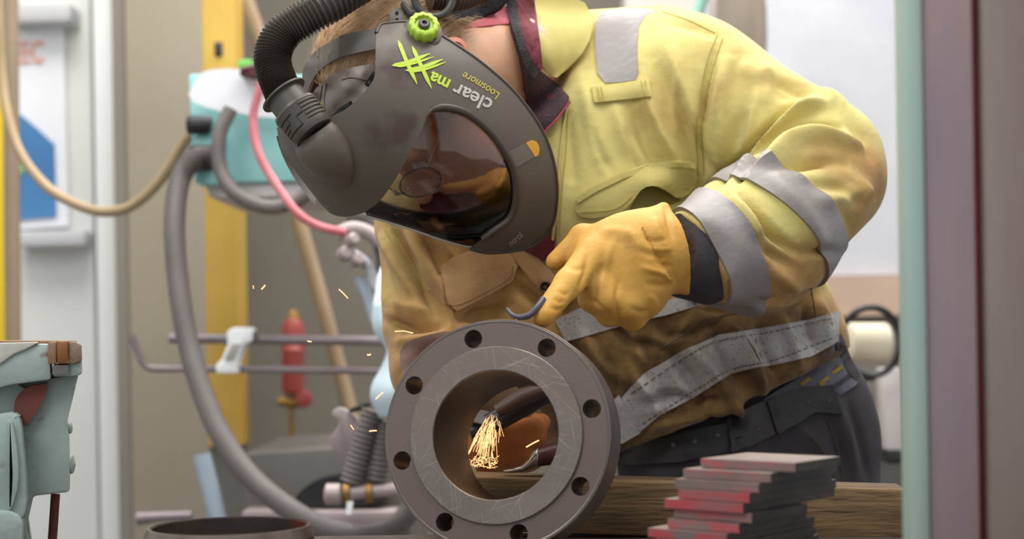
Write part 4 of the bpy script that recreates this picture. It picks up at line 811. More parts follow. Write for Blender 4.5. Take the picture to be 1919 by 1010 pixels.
# ---- trousers and belts
hipT_ = []
hpr = [(cone(P(1330, 850, 2.63), P(1480, 760, 2.65), 0.135, 0.125), 0), (cone(P(1330, 880, 2.62), P(1340, 1300, 2.62), 0.13, 0.10), 0.08), (cone(P(1510, 860, 2.66), P(1560, 1300, 2.66), 0.118, 0.10), 0.08)]
fz = Vector((P(1340, 1300, 2.62).x, 2.62, 0.05)); fz2 = Vector((P(1560, 1300, 2.66).x, 2.66, 0.05))
legs = [cone(P(1340, 1300, 2.62), fz, 0.10, 0.075), cone(P(1560, 1300, 2.66), fz2, 0.10, 0.075)]
waist = half(P(1330, 755, 2.63), Vector((0, 0, 1)))
tb = half(P(1240, 838, 2.6), (UP * 0.9 - RT * 0.44))
def trouser_sdf(p):
    d = None
    for f, k in hpr: e = f(p); d = e if d is None else smin(d, e, max(k, 0.02))
    for f in legs: d = smin(d, f(p), 0.03)
    return np.maximum(d, (p[..., 2] * -1.0) + 0.005)
lo, hi = grid_of([P(1160, 640, 2.6), P(1680, 900, 2.6), fz, P(1400, 800, 2.80), P(1400, 800, 2.47)], 0.06); lo[2] = 0.0
TV, TQ = nets(trouser_sdf, lo, hi, 0.0075)
TV = folds(TV, TQ, [([(1560, 740), (1590, 820), (1605, 910)], 9, 0.008), ([(1585, 740), (1612, 820), (1630, 910)], 7, -0.008), ([(1540, 760), (1566, 830), (1580, 910)], 8, -0.006), ([(1480, 790), (1540, 840), (1560, 900)], 9, 0.005)]); tT = bvh(TV, TQ)
tr_ = link('trousers', np_mesh('trousers', TV, TQ), m_denim, he); tr_['label'] = 'dark denim work trousers'
seam('seam', [(1552, 790), (1572, 850), (1582, 915)], [tT], m_stitch, tr_, 0.001, 0.0004, 30); seam('seam', [(1500, 800), (1540, 840), (1560, 890)], [tT], m_stitch, tr_, 0.001, 0.0004, 30)
wT_ = [tT, jT]
b2 = patch('back_belt', [(1430, 748), (1509, 701), (1537, 673), (1562, 636), (1577, 626), (1612, 711), (1604, 722), (1575, 741), (1561, 730), (1504, 733), (1450, 760)], wT_, m_belt2, he, 8, 0.006, 0.004, iters=6, cut=0); b2['label'] = 'grey-blue perforated belt at the hip'
m_slot = mat('slot_yellow', (150, 122, 52), None, rough=0.8)
for (x, y, c) in ((1522, 702, 0), (1545, 712, 0), (1556, 676, 0), (1570, 692, 0), (1585, 709, 1), (1568, 722, 1), (1538, 724, 0), (1510, 714, 0)):
    patch('slot', [(x - 12, y + 5), (x + 6, y - 9), (x + 11, y - 3), (x - 7, y + 10)], wT_, m_black if c else m_slot, b2, 6, 0.0085, 0.003, iters=3, cut=0)
patch('belt_tab', [(1564, 640), (1580, 642), (1598, 676), (1614, 706), (1606, 716), (1588, 694), (1574, 668)], wT_, m_belt_red, b2, 7, 0.014, 0.006, iters=4, cut=1)
b1 = patch('leather_belt', [(1120, 846), (1157, 839), (1257, 815), (1357, 793), (1385, 772), (1442, 746), (1504, 725), (1561, 721), (1580, 776), (1528, 772), (1495, 794), (1461, 810), (1404, 837), (1366, 847), (1271, 866), (1157, 872), (1120, 874)], wT_, m_belt, he, 9, 0.014, 0.008, iters=8, cut=0); b1['label'] = 'wide black leather belt with buckle'
m_bk = mat('buckle_dark', (58, 54, 52), None, rough=0.35, metal=0.6)
patch('keeper_loop', [(1438, 752), (1452, 744), (1472, 808), (1458, 813)], wT_, m_belt_red, b1, 7, 0.020, 0.006, iters=6, cut=0)
for pg in ([(1364, 780), (1384, 772), (1388, 780), (1366, 788)], [(1362, 786), (1370, 784), (1380, 838), (1372, 842)], [(1368, 838), (1392, 830), (1398, 838), (1372, 848)], [(1370, 816), (1392, 812), (1392, 817), (1370, 822)]):
    patch('buckle_bar', pg, wT_, m_bk, b1, 6, 0.022, 0.006, iters=6, cut=0)
for (x, y) in ((1421, 803), (1480, 765), (1516, 753), (1554, 749), (1345, 815), (1302, 827), (1262, 834), (1224, 839)):
    q = on_surf([(x, y), (x + 1, y)], wT_, 0.0142, 2)[0]; lathe('eyelet', [(0.0, 0.0), (0.0022, 0.0004), (0.0030, 0.0018), (0.0036, 0.0016), (0.0036, -0.004)], 14, q, CAM - q, mat('eyelet', (112, 96, 84), None, rough=0.5), b1)
# boots
for f_ in (fz, fz2):
    bs = ellip(f_ + Vector((-0.02, -0.08, 0.0)), ((1, 0, 0), (0, 1, 0), (0, 0, 1)), (0.058, 0.15, 0.085)); bv, bq = nets(lambda p, bs=bs: np.maximum(bs(p), 0.002 - p[..., 2]), np.array(f_) - np.array([0.1, 0.26, 0.06]), np.array(f_) + np.array([0.09, 0.1, 0.11]), 0.008)
    link('boot', np_mesh('boot', bv, bq), m_black, he)

# ---- left glove on the flange
GD = 2.13
u_ = RT * -0.9 - UP * 0.43; w_ = RT * -0.43 + UP * 0.9
gl = [(ellip(P(1168, 492, GD + 0.012), (u_, w_, -FW), (0.076, 0.064, 0.040)), 0), (ellip(P(1180, 555, GD + 0.02), (RT, UP, FW), (0.048, 0.036, 0.040)), 0.03),
      (cone(P(1215, 470, GD + 0.03), P(1272, 468, 2.185), 0.050, 0.052), 0.03),
      (cone(P(1110, 478, GD - 0.012), P(1066, 532, GD - 0.045), 0.0225, 0.0185), 0.014), (cone(P(1066, 530, GD - 0.045), P(1018, 592, GD - 0.085), 0.0185, 0.0150), 0.008),
      (cone(P(1150, 452, GD + 0.03), P(1092, 444, GD + 0.03), 0.022, 0.017), 0.012), (cone(P(1092, 444, GD + 0.03), P(1040, 490, GD + 0.02), 0.0165, 0.0125), 0.008),
      (cone(P(1120, 532, GD - 0.016), P(1108, 560, GD - 0.004), 0.021, 0.017), 0.007), (cone(P(1108, 560, GD - 0.004), P(1130, 580, GD + 0.035), 0.0165, 0.015), 0.006),
      (cone(P(1138, 560, GD - 0.016), P(1142, 588, GD + 0.004), 0.022, 0.017), 0.010), (cone(P(1142, 588, GD + 0.004), P(1160, 590, GD + 0.04), 0.0165, 0.015), 0.006),
      (cone(P(1178, 572, GD - 0.008), P(1186, 596, GD + 0.014), 0.021, 0.0165), 0.010), (cone(P(1186, 596, GD + 0.014), P(1196, 590, GD + 0.045), 0.016, 0.0145), 0.006),
      (cone(P(1222, 420, GD + 0.03), P(1243, 392, GD + 0.045), 0.022, 0.010), 0.014), (cone(P(1262, 512, GD + 0.045), P(1292, 532, GD + 0.05), 0.026, 0.016), 0.016)]
def glove_sdf(p):
    d = None
    for f, k in gl: e = f(p); d = e if d is None else smin(d, e, max(k, 0.004))
    return np.maximum(d, gcut(p))
gcut = half(P(1268, 470, 2.19), RT * 0.96 + UP * 0.22 + FW * 0.16)
lo, hi = grid_of([P(1010, 600, 2.03), P(1300, 380, 2.24)], 0.04)
GV, GQ = nets(glove_sdf, lo, hi, 0.0026); GV = relax(GV, GQ, 2)
GV = folds(GV, GQ, [([(1204, 425), (1222, 460), (1250, 498), (1268, 530)], 6, -0.0045), ([(1225, 405), (1236, 440), (1256, 475)], 8, 0.005), ([(1170, 425), (1190, 450), (1196, 470)], 10, 0.0025), ([(1195, 470), (1230, 480), (1250, 486)], 6, -0.003), ([(1200, 500), (1230, 508), (1256, 512)], 6, 0.004), ([(1210, 530), (1235, 535), (1258, 535)], 6, -0.003), ([(1100, 470), (1098, 510), (1085, 545)], 6, -0.005), ([(1126, 500), (1118, 540), (1112, 575)], 5, -0.005), ([(1160, 520), (1156, 560), (1160, 598)], 5, -0.004), ([(1120, 440), (1150, 432), (1190, 440)], 9, 0.003), ([(1035, 560), (1050, 566), (1060, 562)], 4, -0.002), ([(1045, 545), (1058, 552), (1066, 548)], 4, -0.002), ([(1215, 550), (1228, 568), (1220, 590)], 6, 0.003), ([(1208, 445), (1228, 452), (1248, 450)], 4, -0.003), ([(1216, 462), (1236, 468), (1256, 468)], 4, 0.003), ([(1226, 488), (1244, 496), (1262, 500)], 4, -0.003), ([(1236, 510), (1250, 520), (1262, 528)], 4, 0.0035), ([(1150, 450), (1140, 480), (1136, 510)], 7, 0.0025), ([(1100, 560), (1122, 572), (1140, 590)], 4, -0.003), ([(1060, 500), (1082, 505), (1098, 500)], 5, -0.002), ([(1030, 575), (1044, 580), (1054, 576)], 4, -0.002), ([(1246, 386), (1254, 420), (1262, 450)], 5, -0.004), ([(1180, 575), (1200, 585), (1218, 580)], 5, -0.0025)])
g1 = link('glove', np_mesh('glove', GV, GQ), m_glove, he); g1['label'] = 'yellow leather glove pointing a finger onto the flange'
gT = bvh(GV, GQ)
for o_ in (0,):
    seam('seam', [(q[0] + 2.2 * (-1) ** i_, q[1] + 1.2 * (-1) ** i_) for i_, q in enumerate(smooth_path([(1203, 424), (1222, 460), (1248, 500), (1262, 528)], 26))], [gT], mat('glove_stitch', (200, 146, 62), None, rough=0.8), g1, 0.0010, 0.0002, 120)
cu = [(1262, 400), (1272, 398), (1296, 440), (1322, 500), (1345, 572), (1312, 572), (1300, 548), (1276, 500)]
us = tube('undersleeve', [P(1262, 470, 2.186), P(1285, 476, 2.198), P(1335, 486, 2.225)], [0.052, 0.061, 0.064], m_cuff, he, 40, None, UP); us['label'] = 'dark grey inner cuff between glove and sleeve'
# ---- right glove and forearm end seen through the bore
RD = 2.34
rg = [(ellip(P(950, 835, RD), (RT * 0.9 - UP * 0.3, RT * 0.3 + UP * 0.9, -FW), (0.058, 0.036, 0.036)), 0), (cone(P(1000, 800, RD + 0.0), P(1014, 792, RD + 0.02), 0.022, 0.014), 0.016), (cone(P(990, 842, RD - 0.01), P(900, 858, RD - 0.012), 0.016, 0.014), 0.006), (cone(P(1004, 820, RD - 0.02), P(900, 836, RD - 0.026), 0.016, 0.014), 0.005), (cone(P(1000, 802, RD - 0.022), P(896, 812, RD - 0.028), 0.016, 0.013), 0.005), (cone(P(980, 858, RD + 0.0), P(906, 876, RD), 0.013, 0.012), 0.005), (cone(P(925, 815, RD + 0.03), P(880, 790, RD + 0.05), 0.03, 0.034), 0.02), (cone(P(930, 830, RD + 0.01), P(870, 850, RD - 0.01), 0.018, 0.015), 0.01)]
def rglove(p):
    d = None
    for f, k in rg: e = f(p); d = e if d is None else smin(d, e, max(k, 0.004))
    return d
lo, hi = grid_of([P(860, 880, RD - 0.04), P(1020, 780, RD + 0.08)], 0.035); rv, rq = nets(rglove, lo, hi, 0.003)
g2 = link('glove', np_mesh('glove', rv, rq), mat('glove_leather_brown', (168, 96, 34), (136, 72, 26), 16, 0.7, 0, 0.4, 60), he); g2['label'] = 'orange-brown leather glove gripping the grinder inside the bore'

# ------------------------------------------------------------------ helmet
m_shell = mat('helmet_shell', (100, 90, 78), (90, 79, 68), 7, 0.45, 0, 0.03, 300, c3=(76, 60, 52), s3=11, t3=0.64)
m_shell_d = mat('helmet_bevel', (74, 64, 56), None, rough=0.4)
m_hosek = mat('helmet_hose', (84, 74, 66), (70, 62, 56), 8, 0.26)
m_clip = mat('hose_coupling', (88, 79, 70), (78, 70, 62), 10, 0.4)
m_lime = mat('lime_plastic', (178, 208, 62), (166, 196, 54), 8, 0.4)
m_limeprint = mat('lime_print', (190, 212, 60), None, rough=0.5); m_greyprint = mat('grey_print', (190, 184, 172), None, rough=0.5); m_marker = mat('marker_yellow', (206, 186, 78), None, rough=0.6)
m_strap = mat('head_strap', (110, 100, 88), (136, 128, 122), 12, 0.35)
m_fabric = mat('seal_fabric', (182, 166, 156), (156, 142, 132), 9, 0.8, 0, 0.5, 40)
def glass():
    m = bpy.data.materials.new('visor_clear'); m.use_nodes = True; nt = m.node_tree; n = nt.nodes; out = n['Material Output']; n.remove(n['Principled BSDF'])
    t = n.new('ShaderNodeBsdfTransparent'); t.inputs[0].default_value = (0.70, 0.64, 0.64, 1); g = n.new('ShaderNodeBsdfGlossy'); g.inputs['Roughness'].default_value = 0.05
    f = n.new('ShaderNodeFresnel'); f.inputs[0].default_value = 1.7; mx = n.new('ShaderNodeMixShader'); nt.links.new(f.outputs[0], mx.inputs[0]); nt.links.new(t.outputs[0], mx.inputs[1]); nt.links.new(g.outputs[0], mx.inputs[2]); nt.links.new(mx.outputs[0], out.inputs[0]); return m
m_glass = glass()
SC = P(813, 271, 2.30); SR = (0.250, 0.172, 0.146)
A3 = np.array([list(HC), list(HF), list(HL)])
def shell_at(scale=1.0):
    R = np.array(SR) * scale; o = (A3 @ (np.array(CAM) - np.array(SC))) / R
    def fn(px, py):
        D = ray(px, py); d = (A3 @ np.array(D)) / R; a = d @ d; b = o @ d; c = o @ o - 1; disc = max(b * b - a * c, 0.0); t = (-b - math.sqrt(disc)) / a
        p = CAM + D * t; q = (A3 @ (np.array(p) - np.array(SC))) / R / R; n = Vector(A3.T @ q).normalized(); return (p, n)
    return fn
sh = shell_at(1.0)
hm_ = bpy.data.objects.new('face_shield_helmet', None); COL.objects.link(hm_); hm_.location = P(800, 473, 2.25)
tag(hm_, 'dark grey air-fed grinding helmet with clear visor on the bent head', 'helmet')
outer = [(705, 62), (710, 50), (722, 44), (770, 41), (800, 50), (821, 63), (874, 97), (913, 126), (952, 160), (986, 199), (1015, 243), (1034, 291), (1043, 340), (1042, 388), (1031, 430), (1002, 458), (962, 470), (913, 473), (880, 466)]
win = [(905, 448), (926, 432), (952, 413), (965, 388), (968, 350), (962, 316), (947, 286), (923, 252), (889, 221), (860, 206), (832, 201), (810, 206), (799, 220), (789, 248), (772, 277), (753, 316), (729, 354), (709, 379), (684, 398)]
left = [(660, 405), (640, 406), (620, 400), (602, 383), (573, 346), (548, 312), (530, 288), (524, 268), (520, 240), (536, 246), (552, 264), (590, 240), (623, 218), (648, 204), (673, 183), (694, 158), (703, 137), (704, 90)]
def dense(pts, n): return [tuple(q) for q in smooth_path(pts, n)]
shell_poly = dense(outer, 70) + dense(win, 80) + dense(left, 60)
shell = patch('shell', shell_poly, sh, m_shell, hm_, 9, 0.0, 0.004, iters=0, cut=0, flat=50)
# far half of the shell, mirrored across the head's midline
nu, nv = 90, 60; FV = []; FI = []
for i in range(nu):
    for j in range(nv):
        a = 2 * math.pi * i / nu; b = (j + 0.5) / nv * math.pi / 2
        FV.append(SC + HC * (SR[0] * math.cos(a) * math.sin(b) * 0.995) + HF * (SR[1] * math.sin(a) * math.sin(b) * 0.995) - HL * (SR[2] * math.cos(b) * 0.995))
mir = np.array([list(v - HL * (2 * (v - SC).dot(HL))) for v in FV]); mx_, my_, _ = pix(mir); ok = [inpoly(mx_[k], my_[k], shell_poly) for k in range(len(FV))]
fx_, fy_, fd_ = pix(np.array([list(v) for v in FV]))
own = []
for k in range(len(FV)):                                   # leave out what the near half already covers
    v = FV[k]; q = np.array([(v - SC).dot(HC), (v - SC).dot(HF), (v - SC).dot(HL)]); n = Vector(A3.T @ (q / np.array(SR) ** 2)); own.append(n.dot(CAM - v) > 0)
for i in range(nu):
    for j in range(nv - 1):
        i2 = (i + 1) % nu; f = (i * nv + j, i2 * nv + j, i2 * nv + j + 1, i * nv + j + 1)
        if all(ok[k] and not own[k] for k in f): FI.append(f)
if FI: obj('far_shell', FV, FI, m_shell, hm_, True)
# bevelled frame round the window, visor
fr_pts = [sh(x, y)[0] for x, y in dense(win[:13], 70)]
tube('visor_frame', [p + (CAM - p).normalized() * 0.0005 for p in fr_pts], [0.0055 * min(1.0, (len(fr_pts) - i) / 12 + 0.1) for i in range(len(fr_pts))], m_shell_d, hm_, 10)
tube('shell_rim', [sh(x, y)[0] + (CAM - sh(x, y)[0]).normalized() * -0.001 for x, y in dense(outer, 90)], 0.0028, m_shell_d, hm_, 8)
vis = shell_at(0.985)
vpoly = dense([(684, 398), (709, 379), (729, 354), (753, 316), (772, 277), (789, 248), (799, 220), (810, 206), (832, 201), (860, 206), (889, 221), (923, 252), (947, 286), (962, 316), (968, 350), (965, 388), (952, 413), (926, 432), (905, 448), (898, 460)], 80) + [(874, 462), (826, 449), (777, 432), (729, 417), (690, 406)]
vz = patch('visor', vpoly, vis, m_glass, hm_, 10, 0.0, 0.0016, iters=0, cut=0); vz['label'] = 'clear curved visor window'
m_vedge = mat('visor_edge', (170, 162, 150), None, rough=0.15, spec=0.8)
tube('visor_edge', [vis(x, y)[0] for x, y in dense([(684, 404), (729, 417), (777, 432), (826, 449), (874, 462), (898, 461)], 40)], 0.0016, m_vedge, hm_, 8)
# air duct hump, coupling and hose
hp0 = sh(588, 248)[0]; hp1 = sh(652, 342)[0]; ad = (hp1 - hp0); Ld = ad.length; axd = ad.normalized(); nd = (sh(615, 300)[1]); nd = (nd - axd * nd.dot(axd)).normalized()
V = []; F = []; prof = [(0.0, 0.033, 0.024), (0.15, 0.0365, 0.030), (0.35, 0.037, 0.031), (0.55, 0.034, 0.028), (0.75, 0.0265, 0.021), (0.9, 0.017, 0.012), (1.0, 0.007, 0.005), (1.04, 0.001, 0.001)]
bd = axd.cross(nd); sg = 28; pq = smooth_path(prof, 30)
for t, wd, hh in pq:
    for k in range(sg):
        a = 2 * math.pi * k / sg; V.append(hp0 + axd * (Ld * t) + bd * (wd * math.cos(a)) + nd * (hh * math.sin(a) + 0.002))
for i in range(len(pq) - 1):
    for k in range(sg): F.append((i * sg + k, i * sg + (k + 1) % sg, (i + 1) * sg + (k + 1) % sg, (i + 1) * sg + k))
F.append(tuple(range(sg))[::-1]); o = obj('air_duct', V, F, m_shell, hm_, True, 60); fixn(o); o['label'] = 'pointed air duct hump over the crown'
dh = sh(588, 248)[0]; D0 = (dh - CAM).dot(FW) - 0.008
ca = P(586, 246, D0); cb = P(527, 172, D0 + 0.01); cax = (cb - ca).normalized(); cl_ = (cb - ca).length
cp = bpy.data.objects.new('hose_coupling_tmp', None); bpy.data.objects.remove(cp)
k1 = lathe('clip_collar', [(0.0285, -0.004), (0.0305, 0.0), (0.0315, 0.004), (0.0315, 0.034), (0.0325, 0.036), (0.0315, 0.040), (0.027, 0.041)], 40, ca, cax, m_clip, hm_)
for s in range(5):
    t = 0.009 + s * 0.0058; e = (FW * -1 - cax * (-FW.dot(cax))).normalized(); side = cax.cross(e)
    if side.x < 0: side = -side
    pts = [ca + cax * t + (e * math.cos(a) + side * math.sin(a)) * 0.0318 for a in np.linspace(0.25, 1.25, 10)]; tube('grip_rib', pts, 0.0017, m_clip, k1, 8)
for (t0, t1, a0, a1) in ((0.006, 0.006, -1.15, -0.1), (0.006, 0.02, -0.1, -0.1), (0.02, 0.02, -0.1, 0.2), (0.027, 0.027, -1.15, -0.25), (0.018, 0.018, -1.1, -0.55), (0.018, 0.026, -0.55, -0.55), (0.012, 0.012, -1.15, -0.75)):
    e = (FW * -1 - cax * (-FW.dot(cax))).normalized(); side = cax.cross(e); side = side if side.x > 0 else -side
    pts = [ca + cax * (t0 + (t1 - t0) * i / 9) + (e * math.cos(a0 + (a1 - a0) * i / 9) + side * math.sin(a0 + (a1 - a0) * i / 9)) * 0.0316 for i in range(10)]; tube('clip_slot', pts, 0.0012, m_black, k1, 6)
lathe('sleeve_ring', [(0.0245, 0.040), (0.0265, 0.041), (0.0265, 0.062), (0.0335, 0.063), (0.0335, 0.0655), (0.025, 0.0665)], 40, ca, cax, m_clip, hm_)
hpth = [ca + cax * 0.064] + [P(*q) for q in ((524, 158, D0 + 0.012), (513, 128, D0 + 0.016), (512, 98, D0 + 0.02), (529, 64, D0 + 0.025), (566, 38, D0 + 0.03), (618, 8, D0 + 0.04), (676, -28, D0 + 0.07), (760, -70, D0 + 0.14), (880, -100, D0 + 0.26))]
hz_ = corrugated([Vector(q) for q in smooth_path(hpth, 60)], 0.0228, 0.0028, 0.0080, m_hosek, 'air_hose', hm_, 24, 8); hz_['label'] = 'black corrugated air hose'
# strap and seal fabric on the head
st = patch('head_strap', [(569, 125), (585, 100), (606, 85), (635, 69), (673, 60), (710, 55), (710, 89), (673, 97), (640, 105), (612, 120), (592, 138), (580, 160), (573, 182), (567, 166), (566, 140)], [hairT, headT], m_strap, hm_, 8, 0.010, 0.004, iters=3, cut=1); st['label'] = 'dark plastic strap round the back of the head'
patch('strap_slider', [(636, 67), (673, 58), (712, 54), (712, 90), (673, 98), (640, 106), (634, 90)], [hairT, headT], m_strap, st, 8, 0.0145, 0.004, iters=3, cut=0)
for (x, y) in ((597, 107), (586, 116), (578, 128), (573, 139)):
    q = on_surf([(x, y), (x + 1, y)], [hairT, headT], 0.0118, 2)
    if q: lathe('strap_hole', [(0.0, 0.0006), (0.0022, 0.0006), (0.0022, -0.002)], 10, q[0], CAM - q[0], m_black, st)
fbp = patch('face_seal', [(578, 186), (596, 160), (625, 138), (650, 128), (690, 120), (712, 118), (712, 150), (696, 180), (660, 212), (620, 236), (596, 234)], [hairT, headT], m_fabric, hm_, 7, 0.012, 0.004, iters=2, cut=1, wav=lambda x, y: 0.004 * math.sin((x - y * 0.5) * 0.16) + 0.003 * math.sin((x + y) * 0.11)); fbp['label'] = 'grey-brown cloth face seal'
FT = [bvh(np.array([list(v.co) for v in fbp.data.vertices]), np.array([list(p.vertices)[:3] + [list(p.vertices)[-1]] for p in fbp.data.polygons]))]
for pts in ([(604, 160), (600, 190), (604, 222)], [(612, 156), (608, 188), (611, 220)], [(640, 150), (660, 146), (690, 152)]): seam('seam', pts, FT, m_stitch, fbp, 0.0008, 0.0003, 24)
tube('zip_pull', on_surf([(602, 192), (604, 204), (606, 216)], FT, 0.002, 10), 0.0014, m_marker, fbp, 6)
for (pts, r) in (([(660, 196), (640, 210), (628, 222)], 0.006), ([(706, 138), (696, 152), (690, 162)], 0.006)): tube('dark_gap', on_surf(pts, FT, 0.001, 10), r, m_black, fbp, 8)
# knob with bolt, rear ratchet
kp, kn = sh(792, 60); kn = (kn + (CAM - kp).normalized() * 0.4 - RT * 0.12).normalized()
lathe('washer', [(0.026, -0.004), (0.027, 0.001), (0.024, 0.002)], 36, kp, kn, m_shell_d, hm_)
kb = lathe('knob', [(0.0185, 0.0), (0.0205, 0.003), (0.0205, 0.017), (0.018, 0.0195), (0.0135, 0.0195), (0.012, 0.015), (0.0, 0.014)], 60, kp, kn, m_lime, hm_, 12, 0.045, flat=60); kb['label'] = 'lime green adjusting knob'
lathe('knob_bolt', [(0.008, 0.012), (0.008, 0.019), (0.0065, 0.0205), (0.0035, 0.0205), (0.0028, 0.017), (0.0, 0.017)], 20, kp, kn, m_shell_d, kb)
rt = patch('ratchet_strap', [(728, 40), (732, 22), (745, 14), (775, 14), (792, 32), (780, 46), (740, 46)], colT + [hairT], m_shell, hm_, 7, 0.016, 0.005, iters=3, cut=1)
for (x, y) in ((744, 24), (760, 23), (744, 37)):
    q = on_surf([(x, y), (x + 1, y)], colT + [hairT], 0.0185, 2)
    if q: lathe('strap_hole', [(0.0, 0.0006), (0.0024, 0.0006), (0.0024, -0.002)], 10, q[0], CAM - q[0], m_black, rt)
rp = P(812, -4, 2.225); ring = [rp + RT * (0.026 * math.cos(a)) + UP * (0.026 * math.sin(a)) + FW * (0.006 * math.cos(a)) for a in np.linspace(0, 2 * math.pi, 40)]
tube('ratchet_ring', ring, 0.0055, mat('ratchet_grey', (74, 72, 66), None, rough=0.4), hm_, 10)
tube('ratchet_arm', [P(758, 6, 2.235), P(772, 24, 2.228), P(792, 26, 2.226)], [0.007, 0.008, 0.006], m_shell, hm_, 10)
corrugated([P(806, -6, 2.245), P(850, -4, 2.26), P(900, -14, 2.29)], 0.017, 0.002, 0.006, mat('hose_brown_dark', (84, 66, 60), None, rough=0.4), 'inner_hose', hm_, 16, 6)
# lettering laid on the shell
def print_text(s, o, r, size, m, name, shear=0.0, bold=0.0, sx=1.0, jitter=0.0, curve=0.0):
    tv, tf = text_data(s, 1.0, shear, bold); rx, ry = r; L = math.hypot(rx, ry); rx /= L; ry /= L; ux, uy = ry, -rx; vs = []
    for v in tv:
        x = v.x * size * sx; y = v.y * size + curve * x * x; X = o[0] + rx * x + ux * y; Y = o[1] + ry * x + uy * y; p, n = sh(X, Y); vs.append(p + (CAM - p).normalized() * 0.0012)
    o_ = obj(name, vs, tf, m, hm_, False); return o_
print_text('clear', (926, 189), (-0.90, -0.44), 37, m_greyprint, 'lettering', 0, 0.02, 1.08)
print_text('ma', (846, 151), (-0.90, -0.43), 33, m_limeprint, 'lettering', 0, 0.03, 1.0)
print_text('Loosmore', (938, 176), (-0.80, -0.60), 21, m_marker, 'marker_writing', 0, 0.0, 0.90, curve=0.0012)
print_text('ntrol', (958, 462), (0.76, -0.65), 17, m_greyprint, 'lettering', 0, 0.0, 0.9)
def stroke(pts, w, m, name, n=26):
    q = smooth_path(pts, n); V = []; F = []
    for i in range(n):
        t = i / (n - 1); a = q[min(i + 1, n - 1)] - q[max(i - 1, 0)]; a = a / (np.linalg.norm(a) + 1e-9); ww = w * min(1, 8 * t + 0.1, 4 * (1 - t) + 0.15)
        for s in (-1, 1):
            x, y = q[i][0] - a[1] * ww * s, q[i][1] + a[0] * ww * s; p, _ = sh(x, y); V.append(p + (CAM - p).normalized() * 0.0014)
    for i in range(n - 1): F.append((2 * i, 2 * i + 1, 2 * i + 3, 2 * i + 2))
    obj(name, V, F, m, hm_, False)
for pts, w in (([(746, 75), (762, 115), (782, 158)], 3.6), ([(772, 86), (790, 125), (809, 166)], 3.6), ([(734, 123), (765, 116), (806, 100)], 3.4), ([(744, 125), (770, 120), (814, 106)], 2.0), ([(760, 132), (790, 126), (830, 111)], 3.4), ([(766, 135), (796, 130), (836, 116)], 2.0)): stroke(pts, w, m_limeprint, 'brush_stroke')
patch('sticker', dense([(986, 268), (996, 263), (1006, 266), (1011, 278), (1009, 290), (1003, 294)], 20), sh, mat('sticker_orange', (222, 160, 48), None, rough=0.5), hm_, 6, 0.0018, 0.001, iters=0, cut=0)
patch('tape', [(950, 286), (985, 267), (1002, 294), (964, 316)], sh, mat('tape_grey', (112, 100, 88), None, rough=0.25), hm_, 8, 0.0012, 0.001, iters=0, cut=0)
# safety glasses worn inside the visor
sg_ = bpy.data.objects.new('safety_glasses', None); COL.objects.link(sg_); sg_.location = hd_(-0.072, 0.13, 0); tag(sg_, 'thin framed safety glasses on the face behind the visor', 'glasses')
for s in (-1, 1):
    c = hd_(-0.078, 0.130, 0.044 * s); ax2 = (HL * (0.74 * s) - HF * 0.67) * 0.035; rim = [c + HC * (0.027 * math.sin(a)) + ax2 * math.cos(a) for a in np.linspace(0, 2 * math.pi, 31)]
    tube('rim', rim, 0.0011, m_black, sg_, 6); obj('lens', [c] + rim[:-1], [(0, 1 + k, 1 + (k + 1) % 30) for k in range(30)], m_glass, sg_, True)
    tube('temple_arm', [hd_(-0.066, 0.108, 0.070 * s), hd_(-0.060, 0.06, 0.088 * s), hd_(-0.05, 0.0, 0.092 * s)], 0.0018, m_hose_brown, sg_, 6)
tube('bridge', [hd_(-0.072, 0.152, -0.020), hd_(-0.070, 0.158, 0), hd_(-0.072, 0.152, 0.020)], 0.0014, m_black, sg_, 6)

# ------------------------------------------------------------------ tools, sparks
gr = thing('die_grinder', P(990, 780, 2.3), 'dark hand grinder held by the glove inside the flange bore', 'grinder')
tube('body', [P(880, 812, 2.27), P(930, 788, 2.275), P(985, 756, 2.28), P(1050, 722, 2.29)], [0.010, 0.016, 0.017, 0.016], mat('grinder_dark', (44, 33, 30), (34, 27, 26), 9, 0.4), gr, 16)
tube('guard', [P(930, 770, 2.255), P(975, 745, 2.255), P(1020, 728, 2.26)], [0.008, 0.013, 0.010], mat('guard_brown', (72, 48, 36), None, rough=0.5), gr, 12)
lathe('disc', [(0.004, -0.001), (0.03, -0.001), (0.03, 0.001), (0.004, 0.001)], 36, P(905, 782, 2.268), Vector((0.2, -0.25, 0.94)), m_machine, gr)
tube('air_line', ppath([(1050, 722, 2.29), (1075, 705, 2.3), (1110, 700, 2.33)], 12), 0.009, m_black, gr, 10)
cl2 = thing('scraper', P(990, 880, 2.19), 'scraper with silver blade and dark red handle on the timber', 'scraper')
V = []; F = []; pr_ = [(944, 883, 0.004, 0.003), (960, 882, 0.008, 0.004), (978, 878, 0.010, 0.006), (990, 870, 0.011, 0.010), (1000, 860, 0.012, 0.016), (1008, 856, 0.013, 0.018)]
for x, y, wd, hh in pr_:
    c = P(x, y, 2.19)
    for k in range(14):
        a = 2 * math.pi * k / 14; V.append(c + FW * (wd * math.cos(a)) + UP * (hh * 0.75 * math.sin(a)))
for i in range(len(pr_) - 1):
    for k in range(14): F.append((i * 14 + k, i * 14 + (k + 1) % 14, (i + 1) * 14 + (k + 1) % 14, (i + 1) * 14 + k))
F += [tuple(range(14))[::-1], tuple((len(pr_) - 1) * 14 + k for k in range(14))]
obj('blade', V, F, mat('tool_silver', (176, 164, 150), (140, 124, 112), 30, 0.25, 0.7), cl2); 
tube('handle', [P(1004, 858, 2.191), P(1030, 852, 2.195), P(1075, 842, 2.205)], [0.0125, 0.0145, 0.013], mat('handle_oxblood', (96, 46, 42), (72, 40, 38), 20, 0.4), cl2, 14)
